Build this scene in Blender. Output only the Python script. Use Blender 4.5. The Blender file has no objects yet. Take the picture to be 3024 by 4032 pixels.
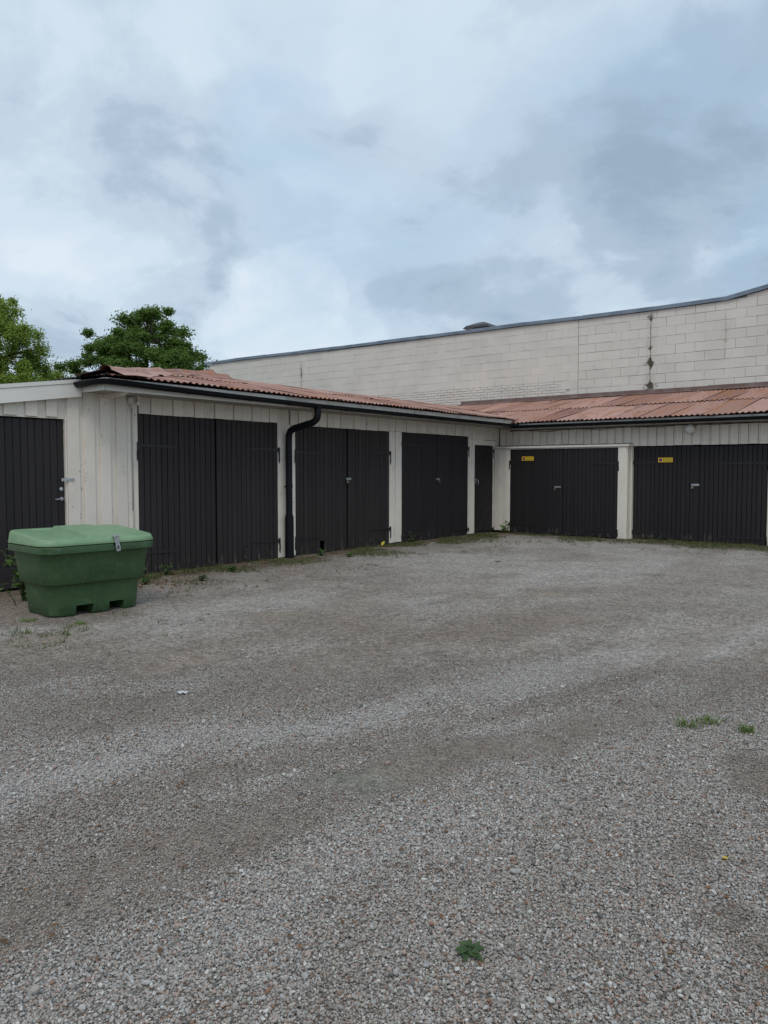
import bpy, bmesh, math, random
import numpy as np
from mathutils import Vector, Matrix, noise as mnoise

R = math.radians
random.seed(7)
rng = np.random.default_rng(11)
scene = bpy.context.scene
col = scene.collection

# ------------------------------------------------------------------ camera
cam = bpy.data.cameras.new('camera')
cam.sensor_fit = 'HORIZONTAL'
cam.sensor_width = 36.0
cam.lens = 36.02
cam.clip_end = 3000
cam_o = bpy.data.objects.new('camera', cam)
col.objects.link(cam_o)
cam_o.location = (0, 0, 1.5)
cam_o.rotation_euler = (R(90 - 3.04), 0, R(38.2))
scene.camera = cam_o

# ------------------------------------------------------------------ sky and sun (overcast)
SUN_EL, SUN_AZ = 52.0, 142.0     # degrees; azimuth clockwise from +Y
world = bpy.data.worlds.new('World')
scene.world = world
world.use_nodes = True


class NT:
    """small helper around a node tree"""
    def __init__(self, tree):
        self.t = tree
        self.n = tree.nodes
        self.l = tree.links

    def add(self, kind, **kw):
        nd = self.n.new(kind)
        for k, v in kw.items():
            if k.startswith('_'):
                setattr(nd, k[1:], v)
            else:
                key = int(k[1:]) if k[0] == 'i' and k[1:].isdigit() else k.replace('__', ' ')
                if isinstance(v, bpy.types.NodeSocket):
                    self.l.new(v, nd.inputs[key])
                else:
                    nd.inputs[key].default_value = v
        return nd

    def math(self, op, a, b=None, c=None, clamp=False):
        nd = self.add('ShaderNodeMath', _operation=op, _use_clamp=clamp)
        for i, v in enumerate((a, b, c)):
            if v is None:
                continue
            if isinstance(v, bpy.types.NodeSocket):
                self.l.new(v, nd.inputs[i])
            else:
                nd.inputs[i].default_value = v
        return nd.outputs[0]

    def mix(self, f, a, b, blend='MIX'):
        nd = self.add('ShaderNodeMix', _data_type='RGBA', _blend_type=blend)
        for i, v in ((0, f), (6, a), (7, b)):
            if isinstance(v, bpy.types.NodeSocket):
                self.l.new(v, nd.inputs[i])
            elif i == 0:
                nd.inputs[i].default_value = v
            else:
                nd.inputs[i].default_value = (*v, 1) if len(v) == 3 else v
        return nd.outputs[2]

    def ramp(self, f, stops, interp='LINEAR'):
        nd = self.add('ShaderNodeValToRGB')
        cr = nd.color_ramp
        cr.interpolation = interp
        while len(cr.elements) < len(stops):
            cr.elements.new(0.5)
        for e, (p, c) in zip(cr.elements, stops):
            e.position = p
            e.color = (c, c, c, 1) if isinstance(c, (int, float)) else (*c, 1)
        self.l.new(f, nd.inputs[0])
        return nd.outputs[0]

    def smooth(self, v, a, b):
        nd = self.add('ShaderNodeMapRange', _interpolation_type='SMOOTHSTEP')
        self.l.new(v, nd.inputs[0])
        nd.inputs[1].default_value = a
        nd.inputs[2].default_value = b
        return nd.outputs[0]

    def noise(self, vec, scale, detail=4, rough=0.55, dist=0.0):
        return self.add('ShaderNodeTexNoise', Vector=vec, Scale=scale, Detail=detail, Roughness=rough, Distortion=dist).outputs[0]

    def mapping(self, vec, scale=(1, 1, 1), loc=(0, 0, 0), rot=(0, 0, 0)):
        return self.add('ShaderNodeMapping', Vector=vec, Scale=scale, Location=loc, Rotation=rot).outputs[0]


w = NT(world.node_tree)
w.n.clear()
w_out = w.add('ShaderNodeOutputWorld')
bg = w.add('ShaderNodeBackground', Strength=0.1)
w.l.new(bg.outputs[0], w_out.inputs[0])
sky = w.add('ShaderNodeTexSky', _sky_type='NISHITA', _sun_disc=False, _sun_elevation=R(SUN_EL), _sun_rotation=R(SUN_AZ),
            _air_density=1.0, _dust_density=2.0, _ozone_density=1.5)
gen = w.add('ShaderNodeTexCoord').outputs['Generated']
sep = w.add('ShaderNodeSeparateXYZ', Vector=gen)
zz = w.math('MAXIMUM', sep.outputs[2], 0.0)
den = w.math('ADD', zz, 0.30)
plane = w.add('ShaderNodeCombineXYZ', X=w.math('DIVIDE', sep.outputs[0], den), Y=w.math('DIVIDE', sep.outputs[1], den), Z=0.0).outputs[0]
# clouds: broad masses, billows and thin places from noise; the banks over the yard bend that noise
warp = w.add('ShaderNodeTexNoise', Vector=w.mapping(gen, loc=(2.0, 5.0, 1.0)), Scale=5.5, Detail=7.0, Roughness=0.58)
wv = w.add('ShaderNodeVectorMath', _operation='MULTIPLY_ADD', i0=warp.outputs[1])
wv.inputs[1].default_value = (0.26, 0.26, 0.26)
w.l.new(w.add('ShaderNodeVectorMath', _operation='SUBTRACT', i0=gen, i1=(0.13, 0.13, 0.13)).outputs[0], wv.inputs[2])
wdir = w.add('ShaderNodeVectorMath', _operation='NORMALIZE', i0=wv.outputs[0]).outputs[0]


def bearing(az_deg, el_deg):
    """world direction from degrees right of the camera's heading and above the horizon"""
    a = R(38.2 - az_deg)
    return (-math.sin(a) * math.cos(R(el_deg)), math.cos(a) * math.cos(R(el_deg)), math.sin(R(el_deg)))


def bank(az_deg, el_deg, rad):
    d = w.add('ShaderNodeVectorMath', _operation='DOT_PRODUCT', i0=wdir, i1=bearing(az_deg, el_deg)).outputs['Value']
    return w.smooth(d, math.cos(R(rad)), math.cos(R(rad * 0.12)))


c1 = w.noise(w.mapping(plane, (1.0, 1.45, 1.0), (3.1, 1.7, 0.4), (0, 0, R(62))), 1.15, 7, 0.54, 0.35)
c2 = w.noise(w.mapping(plane, (1, 1, 1), (11.9, 5.4, 2.0), (0, 0, R(40))), 2.6, 9, 0.60, 0.35)
c3 = w.noise(w.mapping(plane, (1, 2.2, 1), (1.3, 9.2, 4.0), (0, 0, R(70))), 0.8, 4, 0.5, 0.2)
thick = w.math('ADD', w.math('ADD', w.math('MULTIPLY', c1, 0.42), w.math('MULTIPLY', c2, 0.66)), -0.04)
for az_, el_, rd_, am_ in ((-21, 29, 11, -0.06), (-14, 25, 8, -0.08), (-25, 17, 9, -0.12), (-2, 33, 9, -0.10), (-9, 9.5, 5.5, -0.28), (-4, 8.0, 4.5, -0.14), (-19, 13, 6, -0.06), (8, 20, 11, -0.05), (12, 30, 12, 0.02), (-12, 32, 7, -0.06),
                          (-22, 23, 8, 0.04), (-16, 19, 9, 0.13), (-10, 16, 7, 0.08), (24, 21, 12, 0.15), (15, 13, 9, 0.10), (5, 13, 8, 0.08), (-22, 10, 8, 0.05), (26, 14, 9, 0.10)):
    thick = w.math('MULTIPLY_ADD', bank(az_, el_, rd_), am_ * 0.80, thick)
K = 10.0
cloud = w.ramp(thick, [(0.28, (0.765, 0.865, 0.945)), (0.42, (0.675, 0.79, 0.90)), (0.52, (0.575, 0.695, 0.815)), (0.62, (0.44, 0.555, 0.685)), (0.76, (0.33, 0.44, 0.56))], 'EASE')
gap = w.math('MULTIPLY', w.smooth(c3, 0.50, 0.68), 0.35)
for az_, el_, rd_, am_ in ((-7, 24, 6, 0.75), (-4, 19, 6, 0.55), (13, 23, 5, 0.8), (27, 15, 6, 0.5), (-2, 12, 7, 0.45), (-8, 29, 6, 0.4)):
    gap = w.math('MAXIMUM', gap, w.math('MULTIPLY', bank(az_, el_, rd_), am_ * 0.62))
gap = w.math('MULTIPLY', gap, w.smooth(c2, 0.66, 0.40))
cl = w.mix(gap, cloud, (0.335, 0.535, 0.745))
scaled = w.add('ShaderNodeVectorMath', _operation='SCALE', i0=cl)
scaled.inputs['Scale'].default_value = K
cover = w.mix(0.955, sky.outputs[0], scaled.outputs[0])
w.l.new(cover, bg.inputs[0])

sun = bpy.data.lights.new('sun', 'SUN')
sun.energy = 1.1
sun.angle = R(25)
sun.color = (1.0, 0.94, 0.87)
sun_o = bpy.data.objects.new('sun', sun)
col.objects.link(sun_o)
el, az = R(SUN_EL), R(SUN_AZ)
sdir = Vector((math.sin(az) * math.cos(el), math.cos(az) * math.cos(el), math.sin(el)))
sun_o.rotation_euler = sdir.to_track_quat('Z', 'Y').to_euler()
sun_o.location = sdir * 60

vs = scene.view_settings
vs.view_transform = 'Standard'
vs.look = 'None'
vs.gamma = 1.0
vs.exposure = 0.0
vs.use_curve_mapping = False
scene.cycles.use_denoising = True
scene.cycles.max_bounces = 6
scene.cycles.diffuse_bounces = 4
scene.cycles.use_adaptive_sampling = False
scene.render.filter_size = 1.05

# ------------------------------------------------------------------ object helpers
WLOC = {}


def empty(name, loc, label=None, category=None, group=None, kind=None):
    o = bpy.data.objects.new(name, None)
    o.empty_display_size = 0.2
    col.objects.link(o)
    o.location = loc
    WLOC[o] = Vector(loc)
    tag(o, label, category, group, kind)
    return o


def tag(o, label=None, category=None, group=None, kind=None):
    if label: o['label'] = label
    if category: o['category'] = category
    if group: o['group'] = group
    if kind: o['kind'] = kind
    return o


def put(name, me, mat, loc=(0, 0, 0), parent=None, rot=None):
    """link a mesh; loc is in world axes measured from the world origin"""
    o = bpy.data.objects.new(name, me)
    col.objects.link(o)
    loc = Vector(loc)
    WLOC[o] = loc
    if parent is not None:
        o.parent = parent
        o.location = loc - WLOC[parent]
    else:
        o.location = loc
    if rot is not None:
        o.rotation_euler = rot
    if mat is not None and not me.materials:
        me.materials.append(mat)
    return o


class MB:
    """collects simple shapes into one mesh"""
    def __init__(self):
        self.v = []
        self.f = []

    def raw(self, v, f):
        b = len(self.v)
        self.v += [tuple(p) for p in v]
        self.f += [tuple(b + i for i in q) for q in f]
        return self

    def box(self, x0, x1, y0, y1, z0, z1):
        v = [(x, y, z) for x in (x0, x1) for y in (y0, y1) for z in (z0, z1)]
        f = [(0, 1, 3, 2), (4, 6, 7, 5), (0, 4, 5, 1), (2, 3, 7, 6), (0, 2, 6, 4), (1, 5, 7, 3)]
        return self.raw(v, f)

    def tube(self, path, rad, seg=10, caps=True, flat=None):
        """tube round a path; rad a number or list"""
        path = [Vector(p) for p in path]
        n = len(path)
        rad = [rad] * n if isinstance(rad, (int, float)) else list(rad)
        rings = []
        prev = None
        for i, p in enumerate(path):
            d = (path[min(i + 1, n - 1)] - path[max(i - 1, 0)]).normalized()
            if prev is None:
                up = Vector((0, 0, 1)) if abs(d.z) < 0.9 else Vector((1, 0, 0))
                a = d.cross(up).normalized()
            else:
                a = (prev - d * prev.dot(d)).normalized()
            prev = a
            b = d.cross(a)
            rings.append([p + (a * math.cos(2 * math.pi * k / seg) + b * math.sin(2 * math.pi * k / seg)) * rad[i] for k in range(seg)])
        v = [q for r in rings for q in r]
        f = []
        for i in range(n - 1):
            for k in range(seg):
                f.append((i * seg + k, i * seg + (k + 1) % seg, (i + 1) * seg + (k + 1) % seg, (i + 1) * seg + k))
        if caps:
            f.append(tuple(range(seg - 1, -1, -1)))
            f.append(tuple(range((n - 1) * seg, n * seg)))
        return self.raw(v, f)

    def prism(self, poly, fn, d0, d1):
        """polygon (2D list) extruded between depths d0 and d1; fn(a, b, d) gives the point"""
        n = len(poly)
        v = [fn(a, b, d0) for a, b in poly] + [fn(a, b, d1) for a, b in poly]
        f = [tuple(range(n)), tuple(range(2 * n - 1, n - 1, -1))] + [(i, i + n, (i + 1) % n + n, (i + 1) % n) for i in range(n)]
        return self.raw(v, f)

    def mesh(self, name, smooth=False, angle=None, fix=True):
        me = bpy.data.meshes.new(name)
        me.from_pydata(self.v, [], self.f)
        if fix:
            bm = bmesh.new(); bm.from_mesh(me)
            bmesh.ops.recalc_face_normals(bm, faces=bm.faces)
            bm.to_mesh(me); bm.free()
        if smooth:
            me.shade_smooth()
            if angle:
                me.set_sharp_from_angle(angle=R(angle))
        me.update()
        return me

    def put(self, name, mat, parent=None, loc=(0, 0, 0), smooth=False, angle=None, fix=True):
        loc = Vector(loc)
        return put(name, self.mesh(name, smooth, angle, fix), mat, loc, parent)


def centred(mb, name, mat, parent, smooth=False, angle=None):
    """put a mesh built in world coordinates with its origin at the middle of its foot"""
    a = np.array(mb.v)
    c = Vector(((a[:, 0].min() + a[:, 0].max()) / 2, (a[:, 1].min() + a[:, 1].max()) / 2, a[:, 2].min()))
    mb.v = [tuple(Vector(p) - c) for p in mb.v]
    return mb.put(name, mat, parent, c, smooth, angle)


# chamfered box topology, made once
def _cb_topology():
    pts, key = [], []
    for sx in (-1, 1):
        for sy in (-1, 1):
            for sz in (-1, 1):
                for ax in range(3):
                    key.append((sx, sy, sz, ax))
    for sx, sy, sz, ax in key:
        p = [sx, sy, sz]
        for k in range(3):
            if k != ax:
                p[k] *= 0.8
        pts.append(p)
    bm = bmesh.new()
    vs_ = [bm.verts.new(p) for p in pts]
    bmesh.ops.convex_hull(bm, input=vs_)
    bmesh.ops.dissolve_limit(bm, angle_limit=0.01, verts=bm.verts, edges=bm.edges)
    bm.verts.index_update()
    out = []
    bm.verts.ensure_lookup_table()
    where = {v: i for i, v in enumerate(vs_)}
    for f in bm.faces:
        out.append(tuple(where[v] for v in f.verts))
    bm.free()
    return key, out


CBK, CBF = _cb_topology()


def cbox(lo, hi, c, jit=0.0, rnd=None):
    """vertices of a chamfered box about its centre; jit moves the corners"""
    h = [(hi[i] - lo[i]) / 2 for i in range(3)]
    c = min(c, min(h) * 0.8)
    cor = {}
    v = []
    for sx, sy, sz, ax in CBK:
        k = (sx, sy, sz)
        if k not in cor:
            cor[k] = [rnd.uniform(-jit, jit) for _ in range(3)] if jit and rnd else (0, 0, 0)
        p = []
        for i, s in enumerate(k):
            e = h[i] if i == ax else h[i] - c
            p.append(s * e + cor[k][i])
        v.append(p)
    return v


rnd = random.Random(5)


def block(name, lo, hi, mat, parent, c=0.004, jit=0.0):
    lo2 = [min(a, b) for a, b in zip(lo, hi)]
    hi2 = [max(a, b) for a, b in zip(lo, hi)]
    me = bpy.data.meshes.new(name)
    me.from_pydata(cbox(lo2, hi2, c, jit, rnd), [], CBF)
    return put(name, me, mat, [(a + b) / 2 for a, b in zip(lo2, hi2)], parent)


# ------------------------------------------------------------------ materials
MATS = {}


def material(name):
    m = bpy.data.materials.new(name)
    m.use_nodes = True
    t = NT(m.node_tree)
    t.n.clear()
    out = t.add('ShaderNodeOutputMaterial')
    bs = t.add('ShaderNodeBsdfPrincipled')
    t.l.new(bs.outputs[0], out.inputs[0])
    MATS[name] = m
    t.pos = t.add('ShaderNodeNewGeometry').outputs['Position']
    return m, t, bs


def setin(t, bs, key, v):
    if isinstance(v, bpy.types.NodeSocket):
        t.l.new(v, bs.inputs[key])
    else:
        bs.inputs[key].default_value = v


def bump(t, bs, h, strength=0.3, dist=0.01):
    b = t.add('ShaderNodeBump', Height=h, Strength=strength, Distance=dist)
    t.l.new(b.outputs[0], bs.inputs['Normal'])


def objrand(t):
    return t.add('ShaderNodeObjectInfo').outputs['Random']


def white_paint(name, base=(0.745, 0.685, 0.605), dirt=0.35, worn=0.62):
    m, t, bs = material(name)
    r = objrand(t)
    off = t.add('ShaderNodeVectorMath', _operation='ADD', i0=t.pos)
    cmb = t.add('ShaderNodeCombineXYZ', X=t.math('MULTIPLY', r, 13), Y=t.math('MULTIPLY', r, 7), Z=0.0)
    t.l.new(cmb.outputs[0], off.inputs[1])
    v = off.outputs[0]
    grain = t.noise(t.mapping(v, (60, 60, 2.2)), 1.0, 5, 0.6)
    blot = t.noise(v, 3.0, 5, 0.6)
    fine = t.noise(v, 28, 4, 0.65)
    c = t.mix(t.math('MULTIPLY', t.smooth(blot, 0.42, 0.75), dirt), base, tuple(k * f for k, f in zip(base, (0.72, 0.69, 0.64))))
    val = t.math('ADD', 0.93, t.math('MULTIPLY', r, 0.12))
    c = t.mix(1.0, c, t.add('ShaderNodeCombineColor', Red=val, Green=val, Blue=val).outputs[0], 'MULTIPLY')
    peel = t.math('MULTIPLY', t.smooth(t.noise(t.mapping(v, (1, 1, 0.35)), 17, 5, 0.7), worn, worn + 0.05), t.smooth(fine, 0.42, 0.6))
    c = t.mix(peel, c, (0.21, 0.185, 0.16))
    setin(t, bs, 'Base Color', c)
    setin(t, bs, 'Roughness', 0.62)
    bump(t, bs, t.math('ADD', t.math('MULTIPLY', grain, 0.7), t.math('MULTIPLY', peel, -0.7)), 0.22, 0.004)
    return m


M_WHITE = white_paint('white painted boards')
M_WHITE2 = white_paint('white painted verge board', (0.72, 0.70, 0.655), 0.2, 0.75)
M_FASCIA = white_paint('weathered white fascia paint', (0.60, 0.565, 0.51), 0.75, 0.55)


def dark_paint(name, base, streak=0.5):
    m, t, bs = material(name)
    r = objrand(t)
    cmb = t.add('ShaderNodeCombineXYZ', X=t.math('MULTIPLY', r, 31), Y=t.math('MULTIPLY', r, 17), Z=t.math('MULTIPLY', r, 5))
    off = t.add('ShaderNodeVectorMath', _operation='ADD', i0=t.pos)
    t.l.new(cmb.outputs[0], off.inputs[1])
    v = off.outputs[0]
    grain = t.noise(t.mapping(v, (45, 45, 1.6)), 1.0, 5, 0.6)
    blot = t.noise(t.mapping(v, (2.5, 2.5, 0.8)), 1.0, 4, 0.6)
    val = t.math('ADD', 0.80, t.math('MULTIPLY', r, 0.24))
    val = t.math('MULTIPLY', val, t.math('ADD', 0.75, t.math('MULTIPLY', blot, 0.5)))
    c = t.mix(1.0, base, t.add('ShaderNodeCombineColor', Red=val, Green=val, Blue=val).outputs[0], 'MULTIPLY')
    # paint split along the grain
    sc = t.math('MULTIPLY', t.smooth(t.noise(t.mapping(v, (70, 70, 1.1)), 1.0, 3, 0.5), 0.74, 0.78), t.smooth(t.noise(v, 2.2, 3, 0.6), 0.55, 0.7))
    c = t.mix(t.math('MULTIPLY', sc, streak), c, (0.33, 0.32, 0.31))
    # bare scuffed wood and splashed mud at the foot, in ragged patches
    hz_ = t.add('ShaderNodeSeparateXYZ', Vector=t.pos).outputs[2]
    foot = t.math('MULTIPLY', t.smooth(hz_, 0.26, 0.02), t.smooth(t.noise(t.mapping(v, (16, 16, 5)), 1.0, 5, 0.65), 0.52, 0.66))
    c = t.mix(t.math('MULTIPLY', foot, 0.5), c, (0.17, 0.155, 0.135))
    chip = t.math('MULTIPLY', t.smooth(t.noise(t.mapping(v, (30, 30, 12)), 1.0, 4, 0.6), 0.72, 0.75), t.smooth(t.noise(v, 1.3, 3, 0.6), 0.55, 0.68))
    c = t.mix(t.math('MULTIPLY', chip, 0.6), c, (0.30, 0.28, 0.26))
    setin(t, bs, 'Base Color', c)
    setin(t, bs, 'Roughness', t.math('ADD', 0.5, t.math('MULTIPLY', grain, 0.25)))
    setin(t, bs, 'Specular IOR Level', 0.35)
    bump(t, bs, grain, 0.35, 0.004)
    return m


M_DARK = dark_paint('dark brown door paint', (0.0270, 0.0212, 0.0215), 0.55)
M_DARK2 = dark_paint('brown black door paint', (0.0185, 0.0155, 0.0172), 0.5)
M_DARKOLD = dark_paint('cracked black door paint', (0.0225, 0.0195, 0.021), 0.95)


def plain(name, base, rough=0.5, metal=0.0, var=0.25, scale=6.0, spec=0.5, bstr=0.0, bscale=60.0, second=None):
    m, t, bs = material(name)
    n = t.noise(t.pos, scale, 5, 0.6)
    sec = second or tuple(k * (1 - var) for k in base)
    c = t.mix(t.smooth(n, 0.38, 0.68), base, sec)
    setin(t, bs, 'Base Color', c)
    setin(t, bs, 'Roughness', t.math('ADD', rough - 0.06, t.math('MULTIPLY', n, 0.14)))
    setin(t, bs, 'Metallic', metal)
    setin(t, bs, 'Specular IOR Level', spec)
    if bstr:
        bump(t, bs, t.noise(t.pos, bscale, 4, 0.6), bstr, 0.003)
    return m


M_IRON = plain('black painted iron', (0.014, 0.013, 0.014), 0.5, 0.0, 0.4, 25, 0.5, 0.2, 90)
M_GUTTER = plain('black coated gutter steel', (0.0050, 0.0062, 0.0095), 0.42, 0.0, 0.3, 5, 0.22, 0.03, 12)
M_ZINC = plain('galvanised steel', (0.55, 0.57, 0.59), 0.42, 0.85, 0.4, 40)
M_COPING = plain('grey blue sheet coping', (0.20, 0.25, 0.31), 0.5, 0.2, 0.3, 2.2)
M_BRASS = plain('dull brass padlock', (0.38, 0.34, 0.27), 0.4, 0.8, 0.3, 40)
M_INSIDE = plain('dark boarding behind', (0.010, 0.009, 0.009), 0.9, 0, 0.3)
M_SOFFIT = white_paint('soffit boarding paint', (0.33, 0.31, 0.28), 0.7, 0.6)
M_OPAL = plain('opal glass', (0.86, 0.84, 0.80), 0.25, 0, 0.25, 9)
M_CABLE = plain('dusty black cable', (0.05, 0.047, 0.045), 0.6, 0, 0.3)
M_CABLEW = plain('painted conduit', (0.52, 0.49, 0.45), 0.5, 0, 0.15)
M_FLASH = plain('brown tarred flashing', (0.155, 0.095, 0.08), 0.6, 0, 0.4, 3, 0.4, 0.2, 30, second=(0.21, 0.16, 0.145))
M_HOOD = plain('dark brown vent sheet', (0.05, 0.043, 0.043), 0.45, 0.3, 0.4)
M_TAR = plain('dark bitumen sheet', (0.022, 0.019, 0.018), 0.75, 0, 0.4, 9)
M_CONC = plain('concrete footing', (0.24, 0.225, 0.205), 0.9, 0, 0.4, 7, 0.3, 0.4, 60)


def rust(name, stretch):
    m, t, bs = material(name)
    r = objrand(t)
    cmb = t.add('ShaderNodeCombineXYZ', X=t.math('MULTIPLY', r, 9), Y=t.math('MULTIPLY', r, 23), Z=0.0)
    off = t.add('ShaderNodeVectorMath', _operation='ADD', i0=t.pos)
    t.l.new(cmb.outputs[0], off.inputs[1])
    v = off.outputs[0]
    val = t.math('ADD', 0.78, t.math('MULTIPLY', r, 0.36))
    base = t.mix(r, (0.335, 0.172, 0.135), (0.42, 0.255, 0.21))
    base = t.mix(1.0, base, t.add('ShaderNodeCombineColor', Red=val, Green=val, Blue=val).outputs[0], 'MULTIPLY')
    n1 = t.noise(t.mapping(v, stretch), 1.6, 6, 0.65)
    n2 = t.noise(t.mapping(v, stretch), 7.0, 6, 0.7)
    n3 = t.noise(t.mapping(v, tuple(0.3 * k for k in stretch)), 2.0, 3, 0.5)
    c = t.mix(t.math('MULTIPLY', t.smooth(n1, 0.49, 0.64), 0.75), base, (0.345, 0.148, 0.066))
    c = t.mix(t.math('MULTIPLY', t.smooth(n2, 0.56, 0.64), t.smooth(n3, 0.38, 0.58)), c, (0.135, 0.058, 0.036))
    c = t.mix(t.math('MULTIPLY', t.smooth(n2, 0.38, 0.30), 0.7), c, (0.47, 0.33, 0.27))
    setin(t, bs, 'Base Color', c)
    setin(t, bs, 'Roughness', 0.7)
    setin(t, bs, 'Specular IOR Level', 0.3)
    bump(t, bs, n2, 0.25, 0.004)
    return m


M_RUSTA = rust('faded red roof paint and rust', (0.45, 2.6, 1))
M_RUSTB = rust('rust streaked red roof paint', (2.6, 0.45, 1))


def block_paint():
    m, t, bs = material('cream painted blockwork')
    r = objrand(t)
    n = t.noise(t.pos, 1.1, 5, 0.6)
    f = t.noise(t.pos, 22, 5, 0.7)
    c = t.mix(t.smooth(n, 0.35, 0.7), (0.665, 0.63, 0.575), (0.60, 0.57, 0.52))
    val = t.math('ADD', 0.98, t.math('MULTIPLY', r, 0.06))
    c = t.mix(1.0, c, t.add('ShaderNodeCombineColor', Red=val, Green=val, Blue=val).outputs[0], 'MULTIPLY')
    # water and moss running down three cracks
    sp = t.add('ShaderNodeSeparateXYZ', Vector=t.pos)
    wob = t.math('MULTIPLY', t.math('SUBTRACT', t.noise(t.pos, 5.0, 4, 0.6), 0.5), 0.10)
    xx = t.math('ADD', sp.outputs[0], wob)
    rag = t.noise(t.pos, 10.0, 6, 0.75)
    for xs, lo, hi, k, cc, spots in ((-7.38, 3.7, 5.75, 0.97, (0.065, 0.056, 0.034), ((3.80, 0.26, 0.17), (4.44, 0.17, 0.18), (4.86, 0.09, 0.06), (5.70, 0.13, 0.13))),
                                     (-20.6, 4.6, 5.6, 0.9, (0.12, 0.105, 0.08), ((5.2, 0.06, 0.25),)), (-5.45, 4.6, 5.45, 0.45, (0.20, 0.165, 0.115), ((5.1, 0.05, 0.06), (4.85, 0.07, 0.05)))):
        d = t.math('ABSOLUTE', t.math('SUBTRACT', xx, xs))
        wide = t.math('ADD', 0.014, 0.0)
        for zc, wz, hz2 in spots:
            q = t.math('SUBTRACT', 1.0, t.math('DIVIDE', t.math('ABSOLUTE', t.math('SUBTRACT', sp.outputs[2], zc)), hz2), clamp=True)
            wide = t.math('ADD', wide, t.math('MULTIPLY', t.math('MULTIPLY', q, wz), t.math('MULTIPLY', t.smooth(rag, 0.30, 0.66), 1.5)))
        core = t.math('SUBTRACT', 1.0, t.math('DIVIDE', d, wide), clamp=True)
        halo = t.math('MULTIPLY', t.math('SUBTRACT', 1.0, t.math('DIVIDE', d, 0.20), clamp=True), t.math('MULTIPLY', rag, 0.30))
        vert = t.math('MULTIPLY', t.smooth(sp.outputs[2], lo - 0.15, lo + 0.1), t.smooth(sp.outputs[2], hi + 0.1, hi - 0.1))
        k1 = t.math('MULTIPLY', t.math('MULTIPLY', t.math('MAXIMUM', t.smooth(core, 0.0, 0.7), halo), vert), k)
        c = t.mix(k1, c, cc)
    flake = t.smooth(t.noise(t.mapping(t.pos, (1, 1, 2.2)), 5, 7, 0.8), 0.66, 0.70)
    c = t.mix(t.math('MULTIPLY', flake, 0.45), c, (0.36, 0.33, 0.29))
    setin(t, bs, 'Base Color', c)
    setin(t, bs, 'Roughness', 0.8)
    setin(t, bs, 'Specular IOR Level', 0.25)
    bump(t, bs, t.math('ADD', f, t.math('MULTIPLY', n, 1.5)), 0.35, 0.008)
    return m


M_BLOCK = block_paint()
M_MORTAR = plain('dirty mortar joint', (0.60, 0.575, 0.53), 0.9, 0, 0.45, 5.0, 0.2, 0.5, 40)

# ------------------------------------------------------------------ ground
XA, YB = -9.63, 16.88          # wall planes of the two garage wings
YB4 = 16.61                    # boxed out front of the fourth garage


def vnoise(x, y, seed=0):
    """smooth value noise, arrays in, 0..1 out"""
    xi, yi = np.floor(x).astype(int), np.floor(y).astype(int)
    fx, fy = x - xi, y - yi
    fx, fy = fx * fx * (3 - 2 * fx), fy * fy * (3 - 2 * fy)

    def h(a, b):
        n = (a * 374761393 + b * 668265263 + seed * 974634777) & 0x7fffffff
        n = ((n ^ (n >> 13)) * 1274126177) & 0x7fffffff
        return ((n ^ (n >> 16)) & 0xffff) / 65535.0
    return (h(xi, yi) * (1 - fx) + h(xi + 1, yi) * fx) * (1 - fy) + (h(xi, yi + 1) * (1 - fx) + h(xi + 1, yi + 1) * fx) * fy


def fbm(x, y, seed=0, o=4):
    s, a, k = 0, 0.5, 1.0
    for i in range(o):
        s = s + a * vnoise(x * k, y * k, seed + i)
        a *= 0.5; k *= 2.03
    return s / (1 - 0.5 ** o)


def sst(v, a, b):
    q = np.clip((v - a) / (b - a), 0, 1)
    return q * q * (3 - 2 * q)


def bandline(x, y, pts, wd, seed):
    """0..1 round a polyline given as (x, y) with y rising; ragged edges"""
    pts = sorted(pts, key=lambda p: p[1])
    cx = np.interp(y, [p[1] for p in pts], [p[0] for p in pts])
    d = np.abs(x - cx + (fbm(x * 1.6, y * 0.9, seed) - 0.5) * wd * 2.2) / wd
    return 1 - sst(d, 0.45, 1.25)


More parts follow.
